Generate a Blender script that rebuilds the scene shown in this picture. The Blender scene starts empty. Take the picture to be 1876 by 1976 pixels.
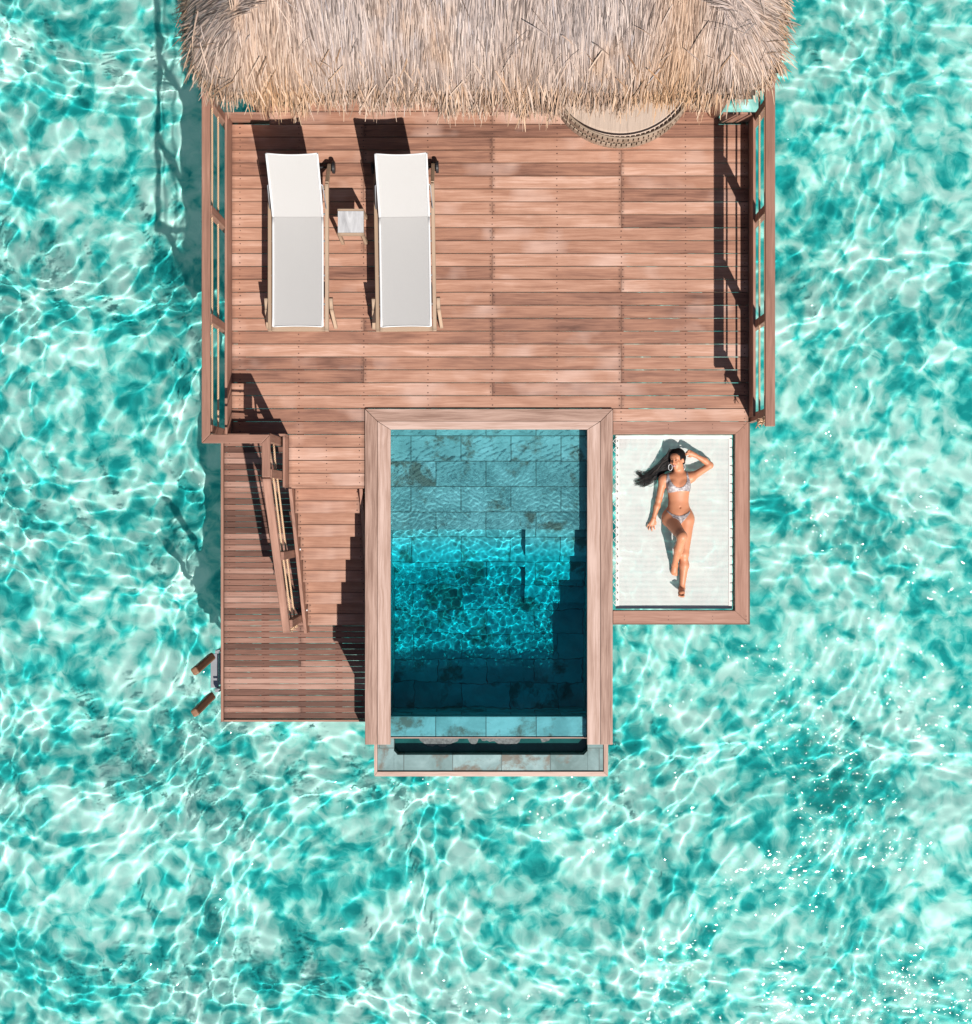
import bpy, math, random
import numpy as np
from mathutils import Vector, Matrix

S = bpy.context.scene
COL = S.collection
RNG = random.Random(7)
CAMH = 15.0
PX = 170.0          # photo pixels (in a 1876-wide view) per metre at deck height


def P(u, v, z=0.0):
    """photo pixel -> world point at height z"""
    s = (CAMH - z) / CAMH / PX
    return Vector(((u - 938.0) * s, (988.0 - v) * s, z))


def X(u): return (u - 938.0) / PX      # plan pixel -> metres (already corrected for height)
def Y(v): return (988.0 - v) / PX


# ------------------------------------------------------------------ materials
MATS = {}


class NT:
    """tiny node helper"""
    def __init__(self, name):
        self.m = bpy.data.materials.new(name)
        self.m.use_nodes = True
        self.t = self.m.node_tree
        self.N = self.t.nodes
        self.L = self.t.links
        self.N.clear()
        self.out = self.N.new('ShaderNodeOutputMaterial')

    def n(self, typ, ins=None, **kw):
        nd = self.N.new(typ)
        for k, v in kw.items():
            setattr(nd, k, v)
        for k, v in (ins or {}).items():
            s = nd.inputs[k]
            if hasattr(v, 'is_output') or isinstance(v, bpy.types.NodeSocket):
                self.L.new(v, s)
            else:
                s.default_value = v
        return nd

    def math(self, op, a, b=0.0, c=None, clamp=False):
        ins = {0: a, 1: b}
        if c is not None:
            ins[2] = c
        return self.n('ShaderNodeMath', ins, operation=op, use_clamp=clamp).outputs[0]

    def noise(self, vec, scale, detail=4, rough=.55, dist=0.0):
        return self.n('ShaderNodeTexNoise', {'Vector': vec, 'Scale': scale, 'Detail': detail,
                                             'Roughness': rough, 'Distortion': dist}).outputs['Fac']

    def ramp(self, fac, stops, interp='LINEAR'):
        r = self.N.new('ShaderNodeValToRGB')
        r.color_ramp.interpolation = interp
        e = r.color_ramp.elements
        while len(e) < len(stops):
            e.new(0.5)
        for el, (p, c) in zip(e, stops):
            el.position = p
            el.color = (*c, 1) if len(c) == 3 else c
        self.L.new(fac, r.inputs[0])
        return r.outputs[0]

    def mix(self, fac, a, b, mode='MIX'):
        nd = self.N.new('ShaderNodeMix')
        nd.data_type = 'RGBA'
        nd.blend_type = mode
        for i, v in ((0, fac), (6, a), (7, b)):
            if isinstance(v, bpy.types.NodeSocket):
                self.L.new(v, nd.inputs[i])
            else:
                nd.inputs[i].default_value = (*v, 1) if isinstance(v, tuple) and len(v) == 3 else v
        return nd.outputs[2]

    def principled(self, color, rough=.6, bump=None, bump_d=.002, **kw):
        b = self.N.new('ShaderNodeBsdfPrincipled')
        if isinstance(color, bpy.types.NodeSocket):
            self.L.new(color, b.inputs['Base Color'])
        else:
            b.inputs['Base Color'].default_value = (*color, 1)
        if isinstance(rough, bpy.types.NodeSocket):
            self.L.new(rough, b.inputs['Roughness'])
        else:
            b.inputs['Roughness'].default_value = rough
        for k, v in kw.items():
            b.inputs[k].default_value = v
        if bump is not None:
            bp = self.n('ShaderNodeBump', {'Height': bump, 'Distance': bump_d, 'Strength': 1.0})
            self.L.new(bp.outputs[0], b.inputs['Normal'])
        self.L.new(b.outputs[0], self.out.inputs[0])
        return b


def wood(name, stops, grain=.55, blotch=.5, rough=.62, wet=None, spread=1.0, worn=.6):
    k = NT(name)
    uv = k.n('ShaderNodeUVMap').outputs[0]
    rnd = k.n('ShaderNodeNewGeometry').outputs['Random Per Island']
    sp = k.n('ShaderNodeSeparateXYZ', {0: uv})
    u, v = sp.outputs[0], sp.outputs[1]
    uo = k.math('MULTIPLY_ADD', rnd, 53.0, u)
    vo = k.math('MULTIPLY_ADD', rnd, 31.0, v)
    # slight waviness of the grain
    c0 = k.n('ShaderNodeCombineXYZ', {0: uo, 1: vo, 2: 0.0}).outputs[0]
    wv = k.noise(c0, 2.2, 2, .5)
    v2 = k.math('MULTIPLY_ADD', wv, .05, vo)
    g1 = k.noise(k.n('ShaderNodeCombineXYZ', {0: k.math('MULTIPLY', uo, 2.2), 1: k.math('MULTIPLY', v2, 55.0)}).outputs[0], 1.0, 5, .62)
    g2 = k.noise(k.n('ShaderNodeCombineXYZ', {0: k.math('MULTIPLY', uo, .9), 1: k.math('MULTIPLY', v2, 14.0)}).outputs[0], 1.0, 4, .6)
    bl = k.noise(k.n('ShaderNodeCombineXYZ', {0: k.math('MULTIPLY', uo, 1.6), 1: k.math('MULTIPLY', vo, 5.0)}).outputs[0], 1.0, 3, .6, .4)
    rc = k.math('MULTIPLY_ADD', k.math('SUBTRACT', rnd, .5), spread, .5)
    f = k.math('MULTIPLY_ADD', k.math('SUBTRACT', g2, .5), grain * 1.1, rc)
    f = k.math('MULTIPLY_ADD', k.math('SUBTRACT', g1, .5), grain * .9, f)
    f = k.math('MULTIPLY_ADD', k.math('SUBTRACT', bl, .5), blotch, f, clamp=True)
    col = k.ramp(f, stops)
    # rust-coloured weather stains in broad patches
    obj = k.n('ShaderNodeTexCoord').outputs['Object']
    st = k.noise(obj, 1.7, 5, .65, .3)
    stf = k.n('ShaderNodeMapRange', {0: st, 1: .56, 2: .74, 3: 0.0, 4: .55}).outputs[0]
    col = k.mix(stf, col, k.mix(.5, col, (.17, .085, .055)))
    if wet:
        w = k.noise(c0, 1.1, 3, .5)
        wf = k.n('ShaderNodeMapRange', {0: w, 1: .55, 2: .68, 3: 0.0, 4: wet}).outputs[0]
        col = k.mix(wf, col, (.60, .42, .35))
    # dirt worked into board ends and edges
    dm = k.n('ShaderNodeSeparateXYZ', {0: k.n('ShaderNodeAttribute', attribute_name='dims').outputs['Vector']})
    de = k.math('SUBTRACT', dm.outputs[0], k.math('ABSOLUTE', u))
    dv = k.math('SUBTRACT', dm.outputs[1], k.math('ABSOLUTE', k.math('SUBTRACT', v, dm.outputs[2])))
    has = k.math('GREATER_THAN', dm.outputs[0], .0001)
    ef = k.math('MULTIPLY', k.n('ShaderNodeMapRange', {0: k.math('ADD', de, k.math('MULTIPLY', g2, .03)), 1: .06, 2: .008, 3: 0, 4: 1}).outputs[0], worn)
    vf = k.math('MULTIPLY', k.n('ShaderNodeMapRange', {0: k.math('ADD', dv, k.math('MULTIPLY', bl, .006)), 1: .012, 2: .002, 3: 0, 4: 1}).outputs[0], worn * .8)
    dirt = k.math('MULTIPLY', has, k.math('MAXIMUM', ef, vf))
    col = k.mix(dirt, col, k.mix(.75, col, (.035, .014, .008)))
    k.principled(col, rough, k.math('ADD', g1, k.math('MULTIPLY', g2, .5)), .0016)
    MATS[name] = k.m
    return k.m


DECK = wood('deck_wood', [(0, (.10, .042, .026)), (.2, (.19, .086, .056)), (.5, (.318, .154, .098)),
                          (.78, (.42, .226, .154)), (1, (.53, .325, .245))], grain=.85, blotch=.75, wet=.45, spread=.66)
LOWER = wood('lower_deck_wood', [(0, (.085, .034, .020)), (.35, (.17, .074, .048)), (.65, (.25, .122, .084)),
                                 (1, (.38, .22, .168))], grain=.7, blotch=.55)
RAILW = wood('rail_wood', [(0, (.165, .076, .050)), (.5, (.29, .146, .10)), (1, (.42, .24, .178))], grain=.95, blotch=.6, spread=.7)
COPEW = wood('coping_wood', [(0, (.215, .122, .088)), (.5, (.37, .236, .183)), (1, (.51, .36, .30))], grain=1.6, blotch=.4)
LADW = wood('ladder_wood', [(0, (.16, .075, .035)), (1, (.30, .16, .085))])
FURN = wood('furniture_wood', [(0, (.29, .195, .125)), (.5, (.36, .25, .168)), (1, (.43, .31, .22))], grain=.35, blotch=.2)
DARKW = wood('joist_wood', [(0, (.07, .035, .022)), (1, (.17, .085, .055))])


def plain(name, color, rough=.6, noise=None, **kw):
    k = NT(name)
    if noise:
        o = k.n('ShaderNodeTexCoord').outputs['Object']
        f = k.noise(o, noise[0], 4, .6)
        c2 = tuple(c * noise[1] for c in color)
        k.principled(k.mix(k.n('ShaderNodeMapRange', {0: f, 1: .3, 2: .7}).outputs[0], c2, color), rough, **kw)
    else:
        k.principled(color, rough, **kw)
    MATS[name] = k.m
    return k.m


SCREW = plain('screw_heads', (.045, .02, .014), .5)
METAL = plain('grey_metal', (.42, .43, .45), .35, (6, .75), Metallic=.4)
BLACK = plain('black_rubber', (.012, .012, .014), .5)
WHITEP = plain('white_paint', (.72, .72, .72), .4)
SKIN = plain('skin', (.55, .225, .115), .5, (9, .88))
LIPS = plain('lip_colour', (.50, .12, .10), .35)
TEETH = plain('teeth', (.80, .78, .74), .3)
LASH = plain('lash', (.015, .008, .006), .6)
NAIL = plain('nail_polish', (.68, .36, .33), .25)
EARR = plain('white_hoop', (.85, .85, .86), .25)
CUSH = plain('cushion_canvas', (.44, .35, .285), .8, (3, .9))
STONE = None


def fabric(name, col, sc):
    k = NT(name)
    uv = k.n('ShaderNodeUVMap').outputs[0]
    w1 = k.n('ShaderNodeTexWave', {'Vector': uv, 'Scale': sc, 'Distortion': .4}, bands_direction='X').outputs['Fac']
    w2 = k.n('ShaderNodeTexWave', {'Vector': uv, 'Scale': sc, 'Distortion': .4}, bands_direction='Y').outputs['Fac']
    h = k.math('ADD', w1, w2)
    soft = k.noise(k.n('ShaderNodeTexCoord').outputs['Object'], 2.2, 3, .5)
    c = k.mix(k.math('MULTIPLY', h, .35), col, tuple(x * .88 for x in col))
    c = k.mix(k.n('ShaderNodeMapRange', {0: soft, 1: .35, 2: .7, 3: 0, 4: .5}).outputs[0], c, tuple(x * .93 for x in col))
    k.principled(c, .75, h, .0006)
    MATS[name] = k.m
    return k.m


SLING = fabric('sling_textile', (.445, .433, .42), 90)
HEM = plain('sling_hem', (.62, .615, .61), .6)
NETM = plain('net_cord', (.63, .615, .585), .7, (1.3, .93))


def mat_rope():
    k = NT('rope_fibre')
    uv = k.n('ShaderNodeUVMap').outputs[0]
    w = k.n('ShaderNodeTexWave', {'Vector': uv, 'Scale': 24.0}, bands_direction='DIAGONAL').outputs['Fac']
    k.principled(k.mix(w, (.40, .235, .13), (.66, .45, .29)), .85, w, .004)
    return k.m


ROPE = mat_rope()


def mat_weave():
    k = NT('wicker')
    r = k.n('ShaderNodeNewGeometry').outputs['Random Per Island']
    k.principled(k.ramp(r, [(0, (.20, .145, .10)), (1, (.36, .27, .20))]), .6)
    return k.m


WICK = mat_weave()


def mat_marble():
    k = NT('stone_top')
    o = k.n('ShaderNodeTexCoord').outputs['Object']
    n = k.noise(k.n('ShaderNodeMapping', {0: o, 3: (9, 2.5, 4)}).outputs[0], 1.6, 6, .65, .8)
    k.principled(k.ramp(n, [(.3, (.33, .325, .33)), (.5, (.44, .435, .44)), (.7, (.55, .545, .545))]), .35)
    return k.m


STONE = mat_marble()


def mat_straw():
    k = NT('pandanus_straw')
    g = k.n('ShaderNodeNewGeometry')
    r = g.outputs['Random Per Island']
    o = k.n('ShaderNodeTexCoord').outputs['Object']
    n1 = k.noise(k.n('ShaderNodeMapping', {0: o, 3: (1.0, .6, .6)}).outputs[0], 1.25, 4, .6)
    grey = k.ramp(r, [(0, (.06, .045, .038)), (.15, (.16, .125, .115)), (.4, (.30, .245, .23)), (.62, (.40, .31, .27)), (.85, (.54, .44, .39)), (1, (.33, .29, .30))])
    warm = k.ramp(r, [(0, (.16, .075, .032)), (.25, (.34, .185, .092)), (.6, (.47, .275, .15)), (1, (.58, .385, .25))])
    at = k.n('ShaderNodeAttribute', attribute_name='warm').outputs['Fac']
    f = k.math('ADD', k.n('ShaderNodeMapRange', {0: n1, 1: .60, 2: .84}).outputs[0], at, clamp=True)
    c = k.mix(f, grey, warm)
    uv = k.n('ShaderNodeUVMap').outputs[0]
    sp = k.n('ShaderNodeSeparateXYZ', {0: uv})
    fib = k.noise(k.n('ShaderNodeCombineXYZ', {0: k.math('MULTIPLY', sp.outputs[0], 6.0), 1: k.math('MULTIPLY', sp.outputs[1], 260.0), 2: k.math('MULTIPLY', r, 40.0)}).outputs[0], 1.0, 3, .6)
    c = k.mix(k.n('ShaderNodeMapRange', {0: fib, 1: .35, 2: .7, 3: .45, 4: 0}).outputs[0], c, k.mix(.55, c, (.10, .07, .05)))
    k.principled(c, .75)
    return k.m


STRAW = mat_straw()
STRAWB = plain('thatch_underlayer', (.12, .085, .06), .9, (9, .5))


def mat_tile(name, tint, off=0.0):
    """large slate-look pool tiles: uv in metres, stagger, brown mineral stains"""
    k = NT(name)
    uv = k.n('ShaderNodeUVMap').outputs[0]
    uv = k.n('ShaderNodeMapping', {0: uv, 1: (off * .7, off, 0)}).outputs[0]
    br = k.n('ShaderNodeTexBrick', {'Vector': uv, 'Scale': 1.0, 'Mortar Size': .006, 'Mortar Smooth': .3, 'Bias': 0.0,
                                    'Brick Width': .575, 'Row Height': .292,
                                    'Color1': (0, 0, 0, 1), 'Color2': (1, 1, 1, 1), 'Mortar': (.5, .5, .5, 1)}, offset=.5, squash=1.0)
    rnd = k.n('ShaderNodeSeparateColor', {0: br.outputs['Color']}).outputs[0]
    mort = br.outputs['Fac']
    sh = k.n('ShaderNodeCombineXYZ', {0: k.math('MULTIPLY', rnd, 7.0), 1: k.math('MULTIPLY', rnd, 13.0), 2: k.math('MULTIPLY', rnd, 5.0)}).outputs[0]
    vec = k.n('ShaderNodeVectorMath', {0: uv, 1: sh}, operation='ADD').outputs[0]
    n1 = k.noise(vec, 3.0, 6, .62, .5)
    n2 = k.noise(vec, 2.6, 6, .66, .25)
    n3 = k.noise(vec, 9.0, 5, .6)
    base = k.ramp(k.math('MULTIPLY_ADD', k.math('SUBTRACT', rnd, .5), .25, n1), [(.25, tint[0]), (.5, tint[1]), (.75, tint[2])])
    st = k.n('ShaderNodeMapRange', {0: k.math('MULTIPLY_ADD', k.math('SUBTRACT', rnd, .5), .16, n2), 1: .535, 2: .63, 3: 0, 4: .85}).outputs[0]
    base = k.mix(st, base, k.mix(n3, (.06, .045, .03), (.20, .145, .10)))
    base = k.mix(k.math('MULTIPLY', mort, .8), base, (.05, .07, .065))
    k.principled(base, .45, n3, .002)
    return k.m


TILE = mat_tile('pool_tile', [(.17, .29, .30), (.30, .46, .47), (.46, .64, .66)])
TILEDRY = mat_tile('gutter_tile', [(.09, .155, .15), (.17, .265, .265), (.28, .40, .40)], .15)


def mat_water(name, tint, rough_g=.045, bump_scale=11.0, bump_d=.036, deep=None, det=1):
    k = NT(name)
    r = k.n('ShaderNodeBsdfRefraction', {'Color': (*tint, 1), 'IOR': 1.33, 'Roughness': 0.0})
    o = k.n('ShaderNodeTexCoord').outputs['Object']
    gust = k.n('ShaderNodeMapRange', {0: k.noise(o, .85, 3, .6, .5), 1: .47, 2: .64, 3: .30, 4: 1.0}).outputs[0]   # cat's paws: patches of short ripples
    hgt = k.math('MULTIPLY', k.math('SUBTRACT', k.noise(k.n('ShaderNodeMapping', {0: o, 2: (0, 0, .5), 3: (1, 1.5, 1)}).outputs[0], bump_scale, det, .5), .5), gust)
    b = k.n('ShaderNodeBump', {'Height': hgt, 'Distance': bump_d, 'Strength': 1.0})
    g = k.n('ShaderNodeBsdfGlossy', {'Roughness': rough_g, 'Normal': b.outputs[0]})
    f = k.n('ShaderNodeFresnel', {'IOR': 1.33})
    m = k.n('ShaderNodeMixShader', {0: f.outputs[0], 1: r.outputs[0], 2: g.outputs[0]})
    k.L.new(m.outputs[0], k.out.inputs[0])
    if deep:      # deeper water absorbs more red: tint follows the depth below
        yv = k.n('ShaderNodeSeparateXYZ', {0: o}).outputs[1]
        a = k.n('ShaderNodeMapRange', {0: yv, 1: Y(1018), 2: Y(1115)}, interpolation_type='SMOOTHSTEP').outputs[0]
        b2 = k.n('ShaderNodeMapRange', {0: yv, 1: Y(1388), 2: Y(1375)}).outputs[0]
        k.L.new(k.mix(k.math('MULTIPLY', a, b2), tint, deep), r.inputs['Color'])
    return k.m


SEAW = mat_water('sea_water', (.73, .955, .935))
POOLW = mat_water('pool_water', (.64, .95, .99), .04, 14.0, .006, (.09, .91, 1.0))


def mat_bed():
    k = NT('seabed_sand_caustics')
    o = k.n('ShaderNodeTexCoord').outputs['Object']
    wob = k.n('ShaderNodeTexNoise', {'Vector': o, 'Scale': 1.6, 'Detail': 3})
    off = k.n('ShaderNodeVectorMath', {0: wob.outputs['Color'], 1: (-.5, -.5, -.5)}, operation='ADD').outputs[0]
    off = k.n('ShaderNodeVectorMath', {0: off, 'Scale': .8}, operation='SCALE').outputs[0]
    vec = k.n('ShaderNodeVectorMath', {0: o, 1: off}, operation='ADD').outputs[0]
    lo = k.noise(o, .55, 3, .5)                       # broad clusters of the painted caustic pattern
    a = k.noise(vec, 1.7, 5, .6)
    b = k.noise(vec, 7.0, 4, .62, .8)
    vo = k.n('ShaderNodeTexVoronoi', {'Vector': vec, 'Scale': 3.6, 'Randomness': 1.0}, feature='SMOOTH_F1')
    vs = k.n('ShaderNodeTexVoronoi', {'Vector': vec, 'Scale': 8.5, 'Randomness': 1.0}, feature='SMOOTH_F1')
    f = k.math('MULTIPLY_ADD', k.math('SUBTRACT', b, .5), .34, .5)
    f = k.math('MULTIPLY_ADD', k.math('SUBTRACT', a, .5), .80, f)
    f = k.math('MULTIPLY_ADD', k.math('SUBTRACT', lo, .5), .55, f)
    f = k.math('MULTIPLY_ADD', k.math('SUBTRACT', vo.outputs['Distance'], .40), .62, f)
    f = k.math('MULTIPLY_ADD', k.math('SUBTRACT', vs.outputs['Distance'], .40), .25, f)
    c = k.ramp(f, [(.255, (.0, .28, .285)), (.36, (.03, .40, .395)), (.45, (.17, .54, .51)), (.54, (.45, .69, .64)), (.63, (.70, .79, .74)), (.75, (.97, .90, .85))])  # sand tones with the bright and dark of caustic light painted in
    k.principled(c, .9)
    return k.m


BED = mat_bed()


def mat_snake():
    k = NT('snake_print')
    o = k.n('ShaderNodeTexCoord').outputs['Object']
    v = k.n('ShaderNodeTexVoronoi', {'Vector': o, 'Scale': 70.0}, feature='F1').outputs['Distance']
    n = k.noise(o, 26, 4, .6)
    f = k.math('MULTIPLY_ADD', n, .8, k.math('MULTIPLY', v, .5))
    k.principled(k.ramp(f, [(.35, (.09, .083, .09)), (.6, (.25, .225, .235)), (.8, (.46, .415, .40))]), .5)
    return k.m


SNAKE = mat_snake()


def mat_hair():
    k = NT('dark_hair')
    r = k.n('ShaderNodeNewGeometry').outputs['Random Per Island']
    k.principled(k.ramp(r, [(0, (.004, .0035, .0035)), (.7, (.010, .007, .006)), (1, (.045, .026, .018))]), .5)
    return k.m


HAIR = mat_hair()


def mat_glass():
    k = NT('window_glass')
    k.principled((.05, .07, .075), .06, Metallic=0.0)
    return k.m


GLASS = mat_glass()


# ------------------------------------------------------------------ mesh builder
class MB:
    def __init__(self):
        self.v = []; self.f = []; self.uv = []; self.mi = []; self.sm = []; self.dm = {}

    def poly(self, pts, uvs=None, mat=0, smooth=False):
        b = len(self.v)
        self.v += [tuple(p) for p in pts]
        self.f.append(tuple(range(b, b + len(pts))))
        self.uv += uvs or [(0, 0)] * len(pts)
        self.mi.append(mat); self.sm.append(smooth)

    def obox(self, c, ax, ay, az, mat=0, grain=None, world=False):
        """box: centre and three half-extent vectors; shared verts; uv in metres with u along the grain"""
        c, A = Vector(c), [Vector(ax), Vector(ay), Vector(az)]
        ln = [a.length for a in A]
        g = grain if grain is not None else max(range(3), key=lambda i: ln[i])
        b = len(self.v)
        for i in (-1, 1):
            for j in (-1, 1):
                for k in (-1, 1):
                    self.v.append(tuple(c + A[0] * i + A[1] * j + A[2] * k))
        idx = lambda i, j, k: b + (i > 0) * 4 + (j > 0) * 2 + (k > 0)
        hand = A[0].cross(A[1]).dot(A[2]) > 0
        for ax_ in range(3):
            o = [i for i in range(3) if i != ax_]
            for s in (-1, 1):
                q = []
                for (p, r) in ((-1, -1), (1, -1), (1, 1), (-1, 1)):
                    t = [0, 0, 0]
                    t[ax_] = s; t[o[0]] = p; t[o[1]] = r
                    q.append(t)
                e = (o[0] - ax_) % 3 == 1
                if (s > 0) != (e == hand) if False else False:
                    pass
                uvs = []; dm = None
                for t in q:
                    if world:
                        w = c + A[0] * t[0] + A[1] * t[1] + A[2] * t[2]
                        nrm = A[ax_].normalized()
                        if abs(nrm.z) > .7: uvs.append((w.x, w.y))
                        elif abs(nrm.x) > .7: uvs.append((w.y, w.z))
                        else: uvs.append((w.x, w.z))
                    elif g in o:
                        h = o[0] if o[1] == g else o[1]
                        uvs.append((t[g] * ln[g], t[h] * ln[h] + ax_ * .37)); dm = (ln[g], ln[h], ax_ * .37)
                    else:
                        uvs.append((t[o[0]] * ln[o[0]] * .3, t[o[1]] * ln[o[1]] + .7))
                ids = [idx(*t) for t in q]
                pts = [Vector(self.v[i]) for i in ids]
                nn = (pts[1] - pts[0]).cross(pts[2] - pts[0])
                if nn.dot(A[ax_] * s) < 0:
                    ids.reverse(); uvs.reverse()
                if dm: self.dm[len(self.f)] = dm
                self.f.append(tuple(ids)); self.uv += uvs
                self.mi.append(mat); self.sm.append(False)

    def box(self, x0, x1, y0, y1, z0, z1, mat=0, grain=None, world=False):
        x0, x1 = sorted((x0, x1)); y0, y1 = sorted((y0, y1)); z0, z1 = sorted((z0, z1))
        self.obox(((x0 + x1) / 2, (y0 + y1) / 2, (z0 + z1) / 2), ((x1 - x0) / 2, 0, 0), (0, (y1 - y0) / 2, 0), (0, 0, (z1 - z0) / 2), mat, grain, world)

    def bar(self, p0, p1, w, h, up=(0, 0, 1), mat=0):
        p0, p1 = Vector(p0), Vector(p1)
        d = p1 - p0
        u = Vector(up)
        s = d.cross(u).normalized()
        u2 = s.cross(d).normalized()
        self.obox((p0 + p1) / 2, d / 2, s * w / 2, u2 * h / 2, mat, 0)

    def prism(self, poly, z0, z1, grain=(1, 0), mat=0):
        """flat prism from plan polygon (counter-clockwise)"""
        a = sum(poly[i][0] * poly[(i + 1) % len(poly)][1] - poly[(i + 1) % len(poly)][0] * poly[i][1] for i in range(len(poly)))
        if a < 0: poly = poly[::-1]
        n = len(poly); b = len(self.v)
        g = Vector(grain).normalized(); h = Vector((-g.y, g.x))
        for z in (z0, z1):
            self.v += [(x, y, z) for x, y in poly]
        uvp = [(Vector(p).dot(g), Vector(p).dot(h)) for p in poly]
        self.f.append(tuple(b + n + i for i in range(n))); self.uv += uvp
        self.f.append(tuple(b + i for i in reversed(range(n)))); self.uv += uvp[::-1]
        for i in range(n):
            j = (i + 1) % n
            self.f.append((b + i, b + j, b + n + j, b + n + i))
            self.uv += [(uvp[i][0], z0), (uvp[j][0], z0), (uvp[j][0], z1), (uvp[i][0], z1)]
        self.mi += [mat] * (n + 2); self.sm += [False] * (n + 2)

    def tube(self, pts, r, n=8, mat=0, cap=True, smooth=True):
        pts = [Vector(p) for p in pts]
        rs = r if isinstance(r, (list, tuple)) else [r] * len(pts)
        b = len(self.v); L = 0
        ref = None
        rows = []
        for i, p in enumerate(pts):
            t = (pts[min(i + 1, len(pts) - 1)] - pts[max(i - 1, 0)])
            if t.length < 1e-9: t = Vector((0, 0, 1))
            t.normalize()
            if ref is None:
                ref = Vector((0, 0, 1)) if abs(t.z) < .9 else Vector((1, 0, 0))
            s = t.cross(ref).normalized(); ref = s.cross(t).normalized()
            if i: L += (p - pts[i - 1]).length
            rows.append(L)
            for k in range(n):
                a = 2 * math.pi * k / n
                self.v.append(tuple(p + (s * math.cos(a) + ref * math.sin(a)) * rs[i]))
        for i in range(len(pts) - 1):
            for k in range(n):
                k2 = (k + 1) % n
                self.f.append((b + i * n + k, b + i * n + k2, b + (i + 1) * n + k2, b + (i + 1) * n + k))
                self.uv += [(rows[i], k / n * .1), (rows[i], (k + 1) / n * .1), (rows[i + 1], (k + 1) / n * .1), (rows[i + 1], k / n * .1)]
                self.mi.append(mat); self.sm.append(smooth)
        if cap:
            self.f.append(tuple(b + k for k in reversed(range(n)))); self.uv += [(0, 0)] * n
            e = b + (len(pts) - 1) * n
            self.f.append(tuple(e + k for k in range(n))); self.uv += [(0, 0)] * n
            self.mi += [mat] * 2; self.sm += [False] * 2

    def build(self, name, mats, parent=None, bevel=0.0):
        me = bpy.data.meshes.new(name)
        me.from_pydata(self.v, [], self.f)
        uvl = me.uv_layers.new(name='UVMap')
        uvl.data.foreach_set('uv', np.array(self.uv, dtype=np.float32).ravel())
        if self.dm:
            dd = np.full((len(self.f), 3), (9, 9, 0), np.float32)
            for i_, d_ in self.dm.items(): dd[i_] = d_
            me.attributes.new('dims', 'FLOAT_VECTOR', 'FACE').data.foreach_set('vector', dd.ravel())
        me.polygons.foreach_set('material_index', self.mi)
        me.polygons.foreach_set('use_smooth', self.sm)
        for m in (mats if isinstance(mats, (list, tuple)) else [mats]):
            me.materials.append(m)
        me.update()
        return link(name, me, parent, bevel)


def link(name, me, parent=None, bevel=0.0):
    o = bpy.data.objects.new(name, me)
    COL.objects.link(o)
    if parent is not None:
        o.parent = parent
        if isinstance(parent, bpy.types.Object):
            o.matrix_parent_inverse = Matrix.Translation(-Vector(root_loc(parent)))
    if bevel:
        b = o.modifiers.new('bevel', 'BEVEL'); b.width = bevel; b.segments = 2; b.limit_method = 'ANGLE'
    return o


LOC = {}


def root_loc(o):
    """world location of a (unrotated) parent"""
    l = Vector(o.location)
    if o.parent: l = Vector((0, 0, 0)) if o.type == 'MESH' else l
    return l if o.type == 'EMPTY' else Vector((0, 0, 0))


def thing(name, label, cat, loc=(0, 0, 0), group=None):
    o = bpy.data.objects.new(name, None)
    o.empty_display_size = .2
    COL.objects.link(o); o.location = loc
    o['label'] = label; o['category'] = cat
    if group: o['group'] = group
    return o


def copy_tree(o, parent=None):
    c = o.copy(); COL.objects.link(c)
    if parent is not None:
        c.parent = parent
    for ch in list(o.children):
        copy_tree(ch, c)
    return c


def np_mesh(name, V, F, mat, smooth=True):
    me = bpy.data.meshes.new(name)
    me.vertices.add(len(V)); me.vertices.foreach_set('co', np.asarray(V, np.float32).ravel())
    F = np.asarray(F, np.int32); n, k = F.shape
    me.loops.add(n * k); me.loops.foreach_set('vertex_index', F.ravel())
    me.polygons.add(n)
    me.polygons.foreach_set('loop_start', np.arange(n, dtype=np.int32) * k)
    me.polygons.foreach_set('loop_total', np.full(n, k, np.int32))
    me.update(calc_edges=True)
    me.polygons.foreach_set('use_smooth', np.full(n, smooth, bool))
    me.materials.append(mat)
    me.validate()
    return me


# ------------------------------------------------------------------ sea and seabed
SEA_Z, BED_Z = -1.95, -3.75


def wave_set(seed, n, l0, l1, curv):
    r = np.random.RandomState(seed); out = []
    for i in range(n):
        lam = l0 * (l1 / l0) ** r.rand(); kk = 2 * math.pi / lam; th = r.rand() * 2 * math.pi
        out.append((kk * math.cos(th), kk * math.sin(th), r.rand() * 6.283, curv / kk ** 2))
    return out


def height(sets, A, B, amp=1.0):
    Z = np.zeros_like(A)
    for kx, ky, ph, a in sets:
        Z += a * np.sin(kx * A + ky * B + ph)
    return Z * amp


def grid_obj(name, xs, ys, zf, mat):
    A, B = np.meshgrid(xs, ys, indexing='ij')
    Z = zf(A, B)
    V = np.stack([A, B, Z], -1).reshape(-1, 3)
    n, m = A.shape
    i = np.arange(n * m).reshape(n, m)
    F = np.stack([i[:-1, :-1], i[1:, :-1], i[1:, 1:], i[:-1, 1:]], -1).reshape(-1, 4)
    return link(name, np_mesh(name, V, F, mat))


def axis(core, step, far):
    c = np.arange(-core, core + step / 2, step)
    t = core + (far - core) * (np.linspace(0, 1, 60)[1:] ** 3)
    return np.concatenate([-t[::-1], c, t])


W_SEA = wave_set(3, 54, .11, .52, .112) + wave_set(8, 10, .8, 2.2, .075)


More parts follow.
